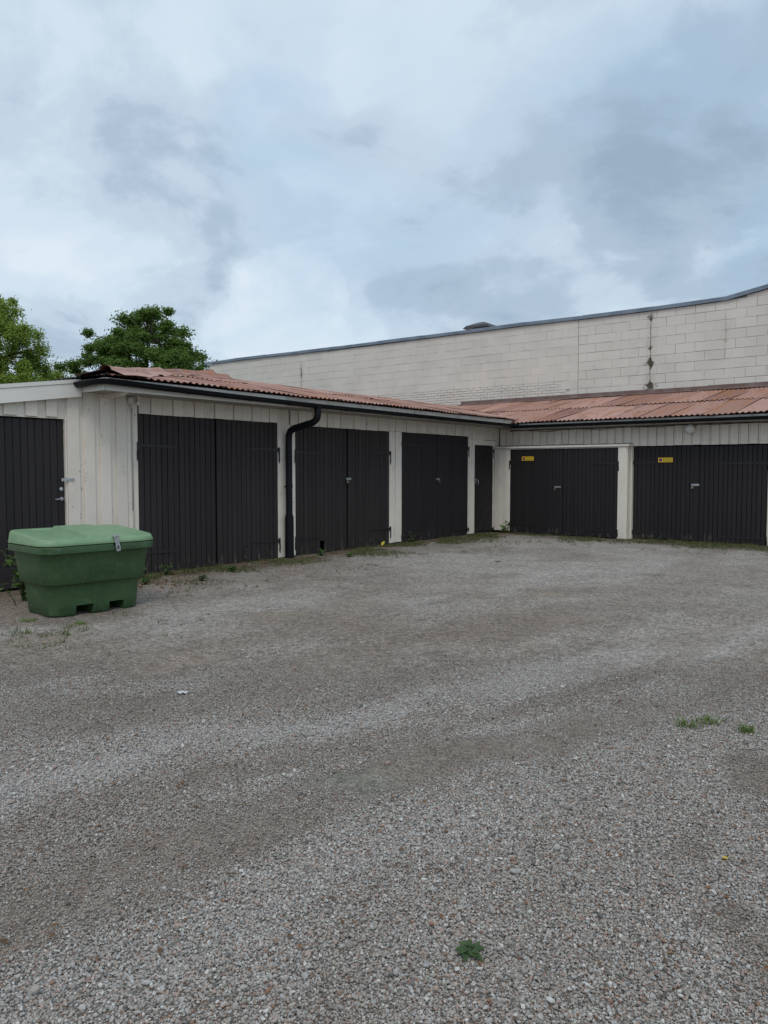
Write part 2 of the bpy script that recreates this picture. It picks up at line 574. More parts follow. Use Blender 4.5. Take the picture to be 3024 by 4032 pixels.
def ground_masks(x, y):
    n1 = fbm(x * 0.9, y * 0.55, 3)
    n2 = fbm(x * 2.3, y * 1.5, 9)
    compact = bandline(x, y, [(-2.55, 0.2), (-2.5, 1.4), (-2.46, 2.36), (-2.33, 2.9), (-2.15, 3.5), (-1.8, 4.3), (-1.2, 7), (-0.6, 11)], 0.30, 21)
    compact = compact * (1 - 0.75 * sst(y, 3.2, 6.0)) * (0.60 + 0.5 * sst(n2, 0.35, 0.62)) * 0.85
    brown = bandline(x, y, [(-4.7, 0), (-4.6, 2.1), (-4.1, 2.75), (-3.95, 3.72), (-3.88, 4.75), (-3.75, 6.8), (-3.15, 9.1), (-2.6, 12)], 0.55, 33) * 0.9
    brown = np.maximum(brown, bandline(x, y, [(-3.15, 0.5), (-3.1, 2.0), (-2.75, 2.8), (-2.3, 4.2), (-1.9, 6.0)], 0.16, 41) * 0.7)
    pale = bandline(x, y, [(-3.6, 0.5), (-3.5, 2.2), (-3.3, 2.83), (-2.97, 3.64), (-2.79, 4.43), (-2.29, 5.6), (-1.6, 7.9), (-0.6, 12)], 0.28, 51)
    pale = np.maximum(pale, bandline(x, y, [(-7.6, 2.5), (-6.4, 4.1), (-5.8, 6.2), (-5.4, 8.7), (-4.6, 12)], 0.8, 57) * 0.8)
    brown = np.maximum(brown, bandline(x, y, [(-2.95, -0.5), (-2.85, 1.2), (-2.65, 2.3)], 0.55, 45) * (1 - sst(y, 1.9, 2.8)) * 0.6)
    pale = np.maximum(pale, sst(n1, 0.52, 0.66) * 0.5)
    pale = np.maximum(pale, sst(y, 6.0, 9.5) * (0.45 + 0.45 * sst(n1, 0.38, 0.6)))
    compact = np.maximum(compact, sst(n2, 0.60, 0.74) * sst(n1, 0.5, 0.4) * 0.75)
    brown = np.maximum(brown, sst(n1, 0.47, 0.36) * 0.6 * (1 - 0.75 * sst(x, -2.2, -1.4) * (1 - sst(y, 4.5, 6.5))))
    brown = np.maximum(brown, sst(n2, 0.56, 0.68) * 0.45)
    brown = brown * (1 - 0.45 * sst(y, 6.5, 10.0))
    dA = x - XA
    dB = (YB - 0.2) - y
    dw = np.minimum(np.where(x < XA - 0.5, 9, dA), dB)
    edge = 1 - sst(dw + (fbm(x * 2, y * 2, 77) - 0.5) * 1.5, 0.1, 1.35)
    green = np.exp(-(((x + 2.37) / 0.30) ** 2 + ((y - 2.78) / 0.16) ** 2)) * 1.1
    pale = pale * (1 - compact * 0.9) * (1 - edge)
    return compact, brown * (1 - edge * 0.5), pale, np.clip(edge, 0, 1), np.clip(green, 0, 1)


def ground_z(x, y):
    z = (fbm(x * 0.8, y * 0.8, 5) - 0.5) * 0.03 + (fbm(x * 5, y * 5, 15, 3) - 0.5) * 0.012
    for px, py, rx, ry, dp in ((-4.53, 2.66, 0.22, 0.12, 0.03), (-3.12, 5.59, 0.3, 0.25, 0.045), (-1.64, 4.88, 0.08, 0.10, 0.03), (-2.6, 6.9, 0.3, 0.3, 0.025), (-0.55, 3.6, 0.25, 0.3, 0.025)):
        z = z - dp * np.exp(-(((x - px) / rx) ** 2 + ((y - py) / ry) ** 2))
    far = np.maximum(np.abs(x + 4) - 12, np.abs(y - 8) - 14)
    return z * (1 - sst(far, 0, 6)) - 0.004


gx = np.concatenate(([-900, -300, -120, -60, -30, -20, -14], np.arange(-11, 3.001, 0.07), [4, 6, 10, 20, 50, 120, 300, 900]))
gy = np.concatenate(([-900, -300, -100, -30, -10, -4, -1.5], np.arange(-0.5, 18.001, 0.07), [19, 22, 30, 50, 120, 300, 900]))
GX, GY = np.meshgrid(gx, gy)
GZ = ground_z(GX, GY)
nx, ny = len(gx), len(gy)
gv = np.stack([GX.ravel(), GY.ravel(), GZ.ravel()], 1)
idx = np.arange(nx * ny).reshape(ny, nx)
gf = np.stack([idx[:-1, :-1].ravel(), idx[:-1, 1:].ravel(), idx[1:, 1:].ravel(), idx[1:, :-1].ravel()], 1)
gme = bpy.data.meshes.new('ground')
gme.from_pydata(gv.tolist(), [], gf.tolist())
gme.shade_smooth()
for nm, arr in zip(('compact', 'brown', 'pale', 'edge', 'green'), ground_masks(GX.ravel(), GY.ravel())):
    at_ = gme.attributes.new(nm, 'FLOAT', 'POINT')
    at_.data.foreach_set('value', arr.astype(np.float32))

STONE = [(0.0, (0.63, 0.61, 0.58)), (0.08, (0.46, 0.44, 0.415)), (0.26, (0.335, 0.31, 0.285)), (0.46, (0.41, 0.295, 0.24)), (0.55, (0.245, 0.228, 0.21)),
         (0.66, (0.41, 0.362, 0.31)), (0.78, (0.125, 0.118, 0.112)), (0.88, (0.40, 0.40, 0.395)), (0.965, (0.27, 0.14, 0.085))]
m, t, bs = material('crushed stone and fines')
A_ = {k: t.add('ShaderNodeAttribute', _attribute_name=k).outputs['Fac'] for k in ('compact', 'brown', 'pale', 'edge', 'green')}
flatp = t.add('ShaderNodeVectorMath', _operation='MULTIPLY', i0=t.pos)
flatp.inputs[1].default_value = (1, 1, 0.0)
fp = flatp.outputs[0]
wob = t.add('ShaderNodeTexNoise', Vector=fp, Scale=60.0, Detail=2.0)
vwob = t.add('ShaderNodeVectorMath', _operation='MULTIPLY_ADD', i0=wob.outputs[1])
vwob.inputs[1].default_value = (0.006, 0.006, 0)
t.l.new(fp, vwob.inputs[2])
vor = t.add('ShaderNodeTexVoronoi', Vector=vwob.outputs[0], Scale=112.0, Randomness=1.0)
vor2 = t.add('ShaderNodeTexVoronoi', Vector=fp, Scale=230.0, Randomness=1.0)
rv = t.add('ShaderNodeSeparateColor', Color=vor.outputs['Color'])
stone = t.ramp(rv.outputs[0], STONE, 'CONSTANT')
gapd = t.smooth(vor.outputs['Distance'], 0.30, 0.62)
stone = t.mix(t.math('MULTIPLY', gapd, 0.55), stone, (0.085, 0.075, 0.066))
fr = t.add('ShaderNodeSeparateColor', Color=vor2.outputs['Color'])
fines = t.mix(fr.outputs[1], (0.12, 0.105, 0.09), (0.30, 0.27, 0.24))
fn = t.noise(fp, 5.0, 6, 0.65)
fines = t.mix(t.math('MULTIPLY', t.smooth(fn, 0.4, 0.65), 0.6), fines, (0.175, 0.15, 0.125))
cover_f = t.math('ADD', t.math('MULTIPLY', A_['compact'], 0.95), t.math('MULTIPLY', A_['brown'], 0.42))
cover_f = t.math('ADD', cover_f, t.math('MULTIPLY', A_['edge'], 0.55))
pick = t.smooth(t.math('SUBTRACT', cover_f, t.math('MULTIPLY', rv.outputs[1], 0.9)), -0.08, 0.12)
c = t.mix(pick, stone, fines)
c = t.mix(t.math('MULTIPLY', A_['pale'], 0.36), c, (0.47, 0.46, 0.45))
c = t.mix(t.math('MULTIPLY', A_['brown'], 0.44), c, (0.185, 0.147, 0.118))
en = t.noise(fp, 3.3, 6, 0.7)
c = t.mix(t.math('MULTIPLY', A_['edge'], t.math('MULTIPLY', t.smooth(en, 0.34, 0.64), 0.75)), c, (0.155, 0.125, 0.09))
c = t.mix(t.math('MULTIPLY', A_['edge'], t.math('MULTIPLY', t.smooth(t.noise(fp, 9.0, 5, 0.7), 0.60, 0.70), 0.8)), c, (0.20, 0.115, 0.055))
c = t.mix(t.math('MULTIPLY', A_['edge'], t.math('MULTIPLY', t.smooth(t.noise(t.mapping(fp, (1, 1, 1), (5, 3, 0)), 6.0, 6, 0.75), 0.58, 0.68), 0.8)), c, (0.085, 0.10, 0.038))
soil_shade = t.smooth(A_['edge'], 0.80, 0.99)  # brown soil at the wall foot, darkened to paint in a contact shadow
c = t.mix(t.math('MULTIPLY', soil_shade, 0.6), c, (0.095, 0.076, 0.055))
c = t.mix(t.math('MULTIPLY', A_['green'], 0.75), c, (0.175, 0.185, 0.155))
mott = t.math('ADD', t.math('MULTIPLY', t.noise(fp, 16, 7, 0.78), 0.9), t.math('MULTIPLY', t.noise(fp, 1.7, 5, 0.6), 0.8))
cell = t.add('ShaderNodeTexVoronoi', Vector=vwob.outputs[0], Scale=26.0, Randomness=1.0)
cellv = t.add('ShaderNodeSeparateColor', Color=cell.outputs['Color']).outputs[0]
mott = t.math('ADD', t.math('ADD', -0.26, t.math('MULTIPLY', cellv, 0.50)), mott)
cell2 = t.add('ShaderNodeTexVoronoi', Vector=vwob.outputs[0], Scale=58.0, Randomness=1.0)
cellv2 = t.add('ShaderNodeSeparateColor', Color=cell2.outputs['Color']).outputs[1]
mott = t.math('ADD', mott, t.math('MULTIPLY', cellv2, 0.62))
c = t.mix(1.0, c, t.add('ShaderNodeCombineColor', Red=mott, Green=t.math('MULTIPLY', mott, 0.962), Blue=t.math('MULTIPLY', mott, 0.915)).outputs[0], 'MULTIPLY')
setin(t, bs, 'Base Color', c)
setin(t, bs, 'Roughness', 0.92)
setin(t, bs, 'Specular IOR Level', 0.2)
hgt = t.math('MULTIPLY', t.math('SUBTRACT', 1.0, vor.outputs['Distance']), t.math('SUBTRACT', 1.0, t.math('MULTIPLY', pick, 0.85)))
hgt = t.math('ADD', hgt, t.math('MULTIPLY', vor2.outputs['Distance'], -0.22))
bump(t, bs, hgt, 1.0, 0.011)
M_GROUND = m
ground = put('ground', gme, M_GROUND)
ground['kind'] = 'structure'

# loose stones lying on the near part of the yard
m, t, bs = material('loose pebble stone')
r = objrand(t)
c = t.ramp(r, STONE, 'CONSTANT')
c = t.mix(t.math('MULTIPLY', t.noise(t.add('ShaderNodeTexCoord').outputs['Object'], 2.0, 3, 0.6), 0.4), c, (0.21, 0.19, 0.17))
ti = t.add('ShaderNodeAttribute', _attribute_name='tint', _attribute_type='INSTANCER').outputs['Fac']
c = t.mix(t.math('MULTIPLY', t.math('MAXIMUM', ti, 0.0), 0.56), c, (0.19, 0.15, 0.12))
c = t.mix(t.math('MULTIPLY', t.math('MAXIMUM', t.math('MULTIPLY', ti, -1.0), 0.0), 0.5), c, (0.50, 0.49, 0.48))
setin(t, bs, 'Base Color', c)
setin(t, bs, 'Roughness', 0.85)
setin(t, bs, 'Specular IOR Level', 0.25)
M_PEB = m
peb_col = bpy.data.collections.new('pebble_shapes')
for k in range(5):
    bm = bmesh.new()
    bmesh.ops.create_icosphere(bm, subdivisions=1, radius=1.0)
    pr = random.Random(40 + k)
    sx, sy, sz = pr.uniform(0.85, 1.25), pr.uniform(0.65, 0.95), pr.uniform(0.5, 0.75)
    for v in bm.verts:
        q = 1 + (mnoise.noise(v.co * 1.4 + Vector((k * 5.1, 0, 0)))) * 0.45
        v.co = Vector((v.co.x * sx, v.co.y * sy, v.co.z * sz)) * q
    me = bpy.data.meshes.new('pebble')
    bm.to_mesh(me); bm.free()
    me.materials.append(M_PEB)
    po = bpy.data.objects.new('pebble', me)
    peb_col.objects.link(po)

N = 1750000
fw = np.array([-math.sin(R(38.2)), math.cos(R(38.2))])
rt = np.array([math.cos(R(38.2)), math.sin(R(38.2))])
dep = np.sqrt(rng.uniform(1.1 ** 2, 6.4 ** 2, N))
lat = rng.uniform(-1, 1, N) * (0.56 * dep + 0.45)
px_ = fw[0] * dep + rt[0] * lat
py_ = fw[1] * dep + rt[1] * lat
co, br_, pa_, ed_, gr_ = ground_masks(px_, py_)
keep = (1 - 0.62 * co) * (1 - 0.15 * br_) * (1 - 0.8 * gr_) * (1 - sst(dep, 3.8, 6.4))
sel = rng.uniform(0, 1, N) < keep * 0.72
px_, py_, co, br_ = px_[sel], py_[sel], co[sel], br_[sel]
n = len(px_)
sc = np.exp(rng.normal(math.log(0.0041), 0.28, n)) * (1 - 0.35 * co) * (1 - 0.12 * br_)
big = rng.uniform(0, 1, n) < 0.004
sc[big] *= 2.0
pz_ = ground_z(px_, py_) + sc * rng.uniform(0.0, 1.9, n)
pme = bpy.data.meshes.new('gravel')
pme.from_pydata(np.stack([px_, py_, pz_], 1).tolist(), [], [])
a = pme.attributes.new('tint', 'FLOAT', 'POINT'); a.data.foreach_set('value', np.clip(br_ * 0.8 + co * 0.4 - pa_[sel] * 0.5, -1, 1).astype(np.float32))
a = pme.attributes.new('size', 'FLOAT', 'POINT'); a.data.foreach_set('value', sc.astype(np.float32))
rot = np.stack([rng.normal(0, 0.35, n), rng.normal(0, 0.35, n), rng.uniform(0, 6.28, n)], 1)
a = pme.attributes.new('turn', 'FLOAT_VECTOR', 'POINT'); a.data.foreach_set('vector', rot.astype(np.float32).ravel())
gravel = put('gravel', pme, None)
tag(gravel, 'loose grey and pink crushed stones covering the yard', 'gravel', None, 'stuff')
ng = bpy.data.node_groups.new('scatter pebbles', 'GeometryNodeTree')
ng.interface.new_socket('Geometry', in_out='INPUT', socket_type='NodeSocketGeometry')
ng.interface.new_socket('Geometry', in_out='OUTPUT', socket_type='NodeSocketGeometry')
gi, go = ng.nodes.new('NodeGroupInput'), ng.nodes.new('NodeGroupOutput')
ci = ng.nodes.new('GeometryNodeCollectionInfo')
ci.inputs['Collection'].default_value = peb_col
ci.inputs['Separate Children'].default_value = True
ci.inputs['Reset Children'].default_value = True
iop = ng.nodes.new('GeometryNodeInstanceOnPoints')
iop.inputs['Pick Instance'].default_value = True
na = ng.nodes.new('GeometryNodeInputNamedAttribute'); na.data_type = 'FLOAT'; na.inputs['Name'].default_value = 'size'
nr = ng.nodes.new('GeometryNodeInputNamedAttribute'); nr.data_type = 'FLOAT_VECTOR'; nr.inputs['Name'].default_value = 'turn'
L = ng.links.new
L(gi.outputs[0], iop.inputs['Points'])
L(ci.outputs[0], iop.inputs['Instance'])
L(nr.outputs[0], iop.inputs['Rotation'])
L(na.outputs[0], iop.inputs['Scale'])
L(iop.outputs[0], go.inputs[0])
mod = gravel.modifiers.new('scatter', 'NODES')
mod.node_group = ng

# ------------------------------------------------------------------ wall faces: s along the wall, o outwards, z up
def fA(s, o, z): return Vector((XA + o, s, z))
def fB(s, o, z): return Vector((s, YB - o, z))
def fB4(s, o, z): return Vector((s, YB4 - o, z))


def fblock(f, name, s0, s1, o0, o1, z0, z1, mat, parent, c=0.004, jit=0.0):
    return block(name, f(s0, o0, z0), f(s1, o1, z1), mat, parent, c, jit)


def boards(f, parent, s0, s1, z0, z1, pitch, mat, o=0.0, th=0.022, gap=0.011, alt=0.013, name='board', zj=0.0):
    """upright boards side by side, alternately a little proud"""
    n = max(1, round((s1 - s0) / pitch))
    p = (s1 - s0) / n
    for i in range(n):
        oo = o + (alt if i % 2 else 0) + rnd.uniform(-0.002, 0.002)
        fblock(f, name, s0 + i * p + gap / 2, s0 + (i + 1) * p - gap / 2, oo - 0.02, oo + th, z0 + rnd.uniform(-zj, zj), z1, mat, parent, 0.004)


def hinge(f, parent, s_pin, direction, length, z, o=0.0, tilt=0.0, tail=0.16):
    """strap hinge: long strap on the door, barrel and hooked pin on the post"""
    mb = MB()
    d = direction
    pts = [(0, -0.020), (length, -0.016), (length + 0.012, 0), (length, 0.016), (0, 0.020)]
    mb.prism([(s_pin + d * a, z + b + tilt * a) for a, b in pts], lambda a, b, q: f(a, q, b), o, o + 0.008)
    mb.tube([f(s_pin - d * 0.012, o + 0.012, z - 0.035), f(s_pin - d * 0.012, o + 0.012, z + 0.045)], 0.017, 8)
    if tail:
        mb.tube([f(s_pin - d * 0.014, o + 0.014, z - 0.03), f(s_pin - d * 0.024, o + 0.012, z - 0.03 - tail * 0.4), f(s_pin - d * 0.020, o + 0.010, z - 0.03 - tail * 0.75), f(s_pin - d * 0.030, o + 0.006, z - 0.03 - tail)], [0.014, 0.011, 0.013, 0.003], 7)
    for q in (0.25, 0.55, 0.9):
        c = f(s_pin + d * length * q, o + 0.008, z + tilt * length * q)
        nrm = (f(0, 1, 0) - f(0, 0, 0))
        mb.tube([c, c + nrm * 0.006], [0.008, 0.004], 7)
    return centred(mb, 'hinge', M_IRON, parent, True, 40)


def hasp(f, parent, s0, s1, z, o):
    """zinc hasp plate with its staple"""
    mb = MB()
    mb.prism([(s0, z - 0.020), (s1, z - 0.020), (s1, z + 0.020), (s0, z + 0.020)], lambda a, b, q: f(a, q, b), o, o + 0.004)
    k = s0 + (s1 - s0) * 0.18
    mb.tube([f(k, o, z - 0.012), f(k, o + 0.022, z - 0.010), f(k, o + 0.022, z + 0.010), f(k, o, z + 0.012)], 0.004, 6)
    for q in (0.62, 0.86):
        c = f(s0 + (s1 - s0) * q, o + 0.004, z)
        mb.tube([c, c + (f(0, 1, 0) - f(0, 0, 0)) * 0.004], [0.007, 0.004], 7)
    return centred(mb, 'hasp', M_ZINC, parent, True, 40)


def padlock(f, s, z, o, label, tilt=0.0):
    t_ = empty('padlock', f(s, o, z - 0.075), label, 'padlock', 'padlocks on the garage doors')
    mb = MB()
    mb.prism([(-0.022, 0.0), (0.022, 0.0), (0.024, 0.004), (0.024, 0.034), (0.018, 0.040), (-0.018, 0.040), (-0.024, 0.034), (-0.024, 0.004)],
             lambda a, b, q: f(s + a + tilt * b, q, z - 0.075 + b), o, o + 0.018)
    centred(mb, 'body', M_BRASS, t_, False)
    mb = MB()
    arc = [(-0.014, 0.036), (-0.014, 0.058)] + [(-0.014 * math.cos(k), 0.058 + 0.014 * math.sin(k)) for k in np.linspace(0.4, 2.74, 5)] + [(0.014, 0.058), (0.014, 0.036)]
    mb.tube([f(s + a + tilt * b, o + 0.009, z - 0.075 + b) for a, b in arc], 0.0035, 6)
    centred(mb, 'shackle', M_ZINC, t_, True)
    return t_


def leaf(f, building, s0, s1, z0, z1, pitch, mat, o=0.0, proud=0.0, bottoms=0.02, hole=None, groove=0.010, label=None, cham=0.006):
    """one door leaf: backing ledges plus its planks"""
    mb = MB()
    lo, hi = f(s0 + 0.01, o - 0.035, z0 + 0.05), f(s1 - 0.01, o - 0.018, z1 - 0.02)
    def bb(a0, a1, b0, b1):
        p, q = f(a0, o - 0.035, b0), f(a1, o - 0.018, b1)
        mb.box(min(p.x, q.x), max(p.x, q.x), min(p.y, q.y), max(p.y, q.y), min(p.z, q.z), max(p.z, q.z))
    if hole:
        bb(s0 + 0.01, hole[0], z0 + 0.04, z1 - 0.02); bb(hole[1], s1 - 0.01, z0 + 0.04, z1 - 0.02); bb(hole[0], hole[1], hole[2], z1 - 0.02)
    else:
        bb(s0 + 0.01, s1 - 0.01, z0 + 0.04, z1 - 0.02)
    d = centred(mb, 'door_leaf', M_INSIDE, building)
    if label: d['label'] = label
    n = max(1, round((s1 - s0) / pitch))
    edges = [s0 + (s1 - s0) * (i + (rnd.uniform(-0.06, 0.06) if 0 < i < n else 0)) / n for i in range(n + 1)]
    for i in range(n):
        a0, a1 = edges[i] + groove / 2, edges[i + 1] - groove / 2
        zb = z0 + rnd.uniform(-bottoms, bottoms) * 0.5
        if hole and hole[0] < (a0 + a1) / 2 < hole[1]:
            zb = hole[2]
        q = o + proud + rnd.uniform(-0.004, 0.004)
        fblock(f, 'plank', a0, a1, q - 0.018, q + 0.006, zb, z1 + rnd.uniform(-0.004, 0.004), mat, d, cham)
    return d


# ------------------------------------------------------------------ roof geometry constants
XE, YE, Y0 = -9.00, 16.40, 5.62      # eave lines and the hipped end
WA = 4.80                            # run from eave to ridge
YW = YE + 4.73                       # face of the tall block wall
ZEA, ZEB, ZR = 2.745, 2.655, 3.60
SA, SB = (ZR - ZEA) / WA, (ZR + 0.02 - ZEB) / (YW - YE)
WAVE, AMP = 0.108, 0.0135


def corr_sheet(name, mat, parent, s0, s1, rlo, rhi, point, lift=0.0, seed=0, up='l'):
    """one corrugated sheet; rlo/rhi give the run limits for a column, point(s, r, h) places a vertex"""
    per = 8
    cols = int(round((s1 - s0) / WAVE * per))
    ss = np.linspace(s0, s1, cols + 1)
    rows = 5
    v, fcs, cmap = [], [], {}
    pr = random.Random(seed)
    for i, s in enumerate(ss):
        a, b = rlo(s), rhi(s)
        if b - a < 0.012:
            continue
        cmap[i] = len(v)
        for k in range(rows):
            r = a + (b - a) * k / (rows - 1)
            e_ = (s - s0) if up == 'l' else (s1 - s)
            edge_l = 0.004 + 0.030 * max(0.0, 1 - e_ / 0.09) ** 1.5 * (0.6 + 0.4 * math.sin(seed * 1.9 + r * 1.3))
            wav = 0.010 * math.sin(r * 2.1 + seed) * math.sin(s * 1.7 + seed * 0.7)
            h = AMP * math.sin(2 * math.pi * s / WAVE) + edge_l + lift * (1.0 if k == 0 else 0.6 if k == 1 else 0.25) + wav
            v.append(point(s, r, h))
    for i in range(cols):
        if i in cmap and i + 1 in cmap:
            for k in range(rows - 1):
                fcs.append((cmap[i] + k, cmap[i + 1] + k, cmap[i + 1] + k + 1, cmap[i] + k + 1))
    if not fcs:
        return None
    mb = MB().raw(v, fcs)
    return centred(mb, name, mat, parent, True)


# ================================================================== TALL BLOCK WALL BUILDING
ware = empty('warehouse', (-14, YW, 0), 'tall cream painted blockwork building rising behind the red roofs', 'building')
COPX = [-26.09, -24.39, -22.53, -20.64, -18.75, -16.89, -14.98, -13.09, -11.18, -9.31, -7.31, -5.41, -4.48, -2.4, -0.6]
COPZ = [6.08, 6.09, 6.07, 6.04, 6.02, 6.01, 6.0, 5.99, 5.99, 5.96, 5.95, 5.97, 6.13, 6.49, 6.80]


def ztop(x):
    return float(np.interp(x, COPX, COPZ)) - 0.10


mb = MB()
prof = [(-26.0, 0.0)] + [(-0.6, 0.0)] + [(x, ztop(x)) for x in [-0.6] + COPX[::-1][1:-1] + [-26.0]]
mb.prism(prof, lambda a, b, q: (a, q, b), YW + 0.022, YW + 9.0)
wall = centred(mb, 'wall', M_MORTAR, ware)


def cut_block(mbx, x0, x1, z0, z1, o, c=0.006):
    """block with uneven edges whose top may follow the sloping coping"""
    za, zb = min(z1, ztop(x0) - 0.002), min(z1, ztop(x1) - 0.002)
    if min(za, zb) - z0 < 0.03:
        return False
    j = lambda: rnd.uniform(-0.0035, 0.0035)
    back = YW + 0.03
    fr_ = YW - o + rnd.uniform(-0.002, 0.002)
    b = [(x0 + j(), z0 + j()), ((x0 + x1) / 2, z0 + j()), (x1 + j(), z0 + j()), (x1 + j(), zb + j()), ((x0 + x1) / 2, (za + zb) / 2 + j()), (x0 + j(), za + j())]
    cx, cz = (x0 + x1) / 2, (z0 + (za + zb) / 2) / 2
    ins = [(x + (c if x < cx - 0.01 else -c if x > cx + 0.01 else 0), z + (c if z < cz else -c)) for x, z in b]
    v = [(x, back, z) for x, z in b] + [(x, fr_ + c * 0.7, z) for x, z in b] + [(x, fr_, z) for x, z in ins]
    fcs = []
    for k in range(6):
        k2 = (k + 1) % 6
        fcs += [(k, k2, k2 + 6, k + 6), (k + 6, k2 + 6, k2 + 12, k + 12)]
    fcs.append(tuple(range(12, 18)))
    mbx.raw(v, fcs)
    return True


mass = MB()
BZ0, BZ1 = 3.60, 4.09
for k in range(12):
    z0 = 3.39 + 0.25 * k
    z1 = z0 + 0.25
    if z1 < 3.62:
        continue
    stag = 0.25 if k % 2 else 0.0
    x = -9.46
    row = [(-9.46, -9.46 + 0.5 - stag)] if stag else []
    x = -9.46 + (0.25 if stag else 0.0)
    while x < -2.9:
        row.append((x, x + 0.5)); x += 0.5
    for x0, x1 in row:
        m1 = MB()
        g = 0.0030
        if cut_block(m1, x0 + g * rnd.uniform(0.2, 1.5), x1 - g * rnd.uniform(0.2, 1.5), z0 + g * rnd.uniform(0.2, 1.7), z1 - g * rnd.uniform(0.2, 1.7), 0.0025 + rnd.uniform(0, 0.0035)):
            centred(m1, 'block', M_BLOCK, wall)
    x = -9.475 - (0.25 if stag else 0.0)
    row = [(-9.475 - 0.25, -9.475)] if stag else []
    while x > -25.9:
        row.append((max(x - 0.5, -25.98), x)); x -= 0.5
    for x0, x1 in row:
        if x0 > -17.8 and x1 < -9.7 and z0 < BZ1 - 0.02:
            continue
        g = 0.0016
        m1 = MB()
        tgt = m1 if x0 > -16.2 else mass
        if cut_block(tgt, x0 + g * rnd.uniform(0.3, 1.5), x1 - g * rnd.uniform(0.3, 1.5), z0 + g * rnd.uniform(0.6, 1.9), z1 - g * rnd.uniform(0.6, 1.9), 0.0035 + rnd.uniform(0, 0.0015), 0.0025) and tgt is m1:
            centred(m1, 'block', M_BLOCK, wall)
o = centred(mass, 'blockwork', M_BLOCK, wall)
o['kind'] = 'stuff'
# strip of brickwork under the blocks, seen over the roof valley
z = BZ1 + 0.045
k = 0
bricks = []
while z > 3.60:
    x = -9.72 - (0.125 if k % 2 else 0)
    while x > -17.8:
        bricks.append((x, z)); x -= 0.252
    z -= 0.0815; k += 1
bricks.sort(key=lambda p: abs(p[0] + 12.2) + abs(p[1] - 4.0) * 2)
rest = MB()
for i, (x, z) in enumerate(bricks):
    lo, hi = (x - 0.242, YW - 0.003 - rnd.uniform(0, 0.006), z - 0.072), (x, YW + 0.03, z)
    if i < 250:
        block('brick', lo, hi, M_BLOCK, wall, 0.006, 0.003)
    else:
        c_ = [(a_ + b_) / 2 for a_, b_ in zip(lo, hi)]
        rest.raw([tuple(p[q] + c_[q] for q in range(3)) for p in cbox(lo, hi, 0.006, 0.003, rnd)], CBF)
if rest.v:
    o = centred(rest, 'brickwork', M_BLOCK, wall)
    o['kind'] = 'stuff'
# coping sheets along the top
for i in range(len(COPX) - 1):
    x0, x1 = COPX[i] - (0.16 if i == 0 else 0.0), COPX[i + 1]
    z0, z1 = COPZ[i], COPZ[i + 1]
    jl = 0.006 * (i % 2)
    mb = MB()
    p = [(-0.062 - jl, -0.098), (-0.058 - jl, -0.098), (-0.056 - jl, -0.004), (0.42, -0.004), (0.42, -0.10), (0.424, -0.10), (0.424, 0.0 + jl), (-0.062 - jl, 0.0 + jl)]
    v = [(x0, YW + a, z0 + b) for a, b in p] + [(x1 + 0.012, YW + a, z1 + b) for a, b in p]
    n_ = len(p)
    mb.raw(v, [tuple(range(n_)), tuple(range(2 * n_ - 1, n_ - 1, -1))] + [(q, q + n_, (q + 1) % n_ + n_, (q + 1) % n_) for q in range(n_)])
    centred(mb, 'coping', M_COPING, ware)
# vent hood standing on the flat roof behind the wall
mb = MB().box(-14.72, -14.12, YW + 2.7, YW + 3.3, 5.80, 6.60)
hood_s = centred(mb, 'roof_vent', M_HOOD, ware)
mb = MB()
p0 = [(-14.98, YW + 2.45, 6.58), (-13.93, YW + 2.45, 6.58), (-13.93, YW + 3.5, 6.58), (-14.98, YW + 3.5, 6.58)]
p1 = [(-14.90, YW + 2.53, 6.68), (-14.01, YW + 2.53, 6.68), (-14.01, YW + 3.42, 6.68), (-14.90, YW + 3.42, 6.68)]
p2 = [(-14.58, YW + 2.85, 6.82), (-14.33, YW + 2.85, 6.82), (-14.33, YW + 3.1, 6.82), (-14.58, YW + 3.1, 6.82)]
mb.raw(p0 + p1 + p2, [(3, 2, 1, 0), (8, 9, 10, 11)] + [(b + k, b + (k + 1) % 4, b + 4 + (k + 1) % 4, b + 4 + k) for b in (0, 4) for k in range(4)])
centred(mb, 'hood', M_HOOD, hood_s)

# ================================================================== GARAGE WING ALONG THE LEFT (A)
garA = empty('garage_row', (XA, 11.2, 0), 'long white timber garage wing with three double doors and hipped red roof', 'garage')
# carcass behind the boards
mb = MB()
mb.box(XA - 0.42, XA - 0.36, 5.5, YB + 0.2, 0.0, 2.62)
mb.box(XA - 4.6, XA - 0.36, 5.5, 5.58, 0.0, 2.62)
mb.box(XA - 4.7, XA - 4.6, 5.5, YW, 0.0, 2.62)
wallA = centred(mb, 'wall', M_INSIDE, garA)
# inner faces so that the gap behind a board never shows daylight
fblock(fA, 'sill', 5.42, YB - 0.2, -0.16, -0.055, -0.02, 0.03, M_CONC, wallA, 0.01)
# corner bay between shed and first door: under boards, cover boards
fblock(fA, 'board', 5.415, 5.95, -0.03, 0.0, 0.02, 2.60, M_WHITE, wallA)
fblock(fA, 'board', 5.953, 6.335, -0.03, 0.001, 0.02, 2.60, M_WHITE, wallA)
for a_, b_ in ((5.435, 5.605), (5.672, 5.830), (5.917, 6.070), (6.160, 6.325)):
    fblock(fA, 'board', a_, b_, 0.001, 0.027, 0.015 + rnd.uniform(0, 0.02), 2.59, M_WHITE, wallA, 0.004)
fblock(fA, 'board', 6.340, 6.418, -0.03, 0.006, 0.01, 2.60, M_WHITE, wallA)
fblock(fA, 'post', 6.424, 6.512, -0.06, 0.012, 0.0, 2.60, M_WHITE, wallA, 0.006)
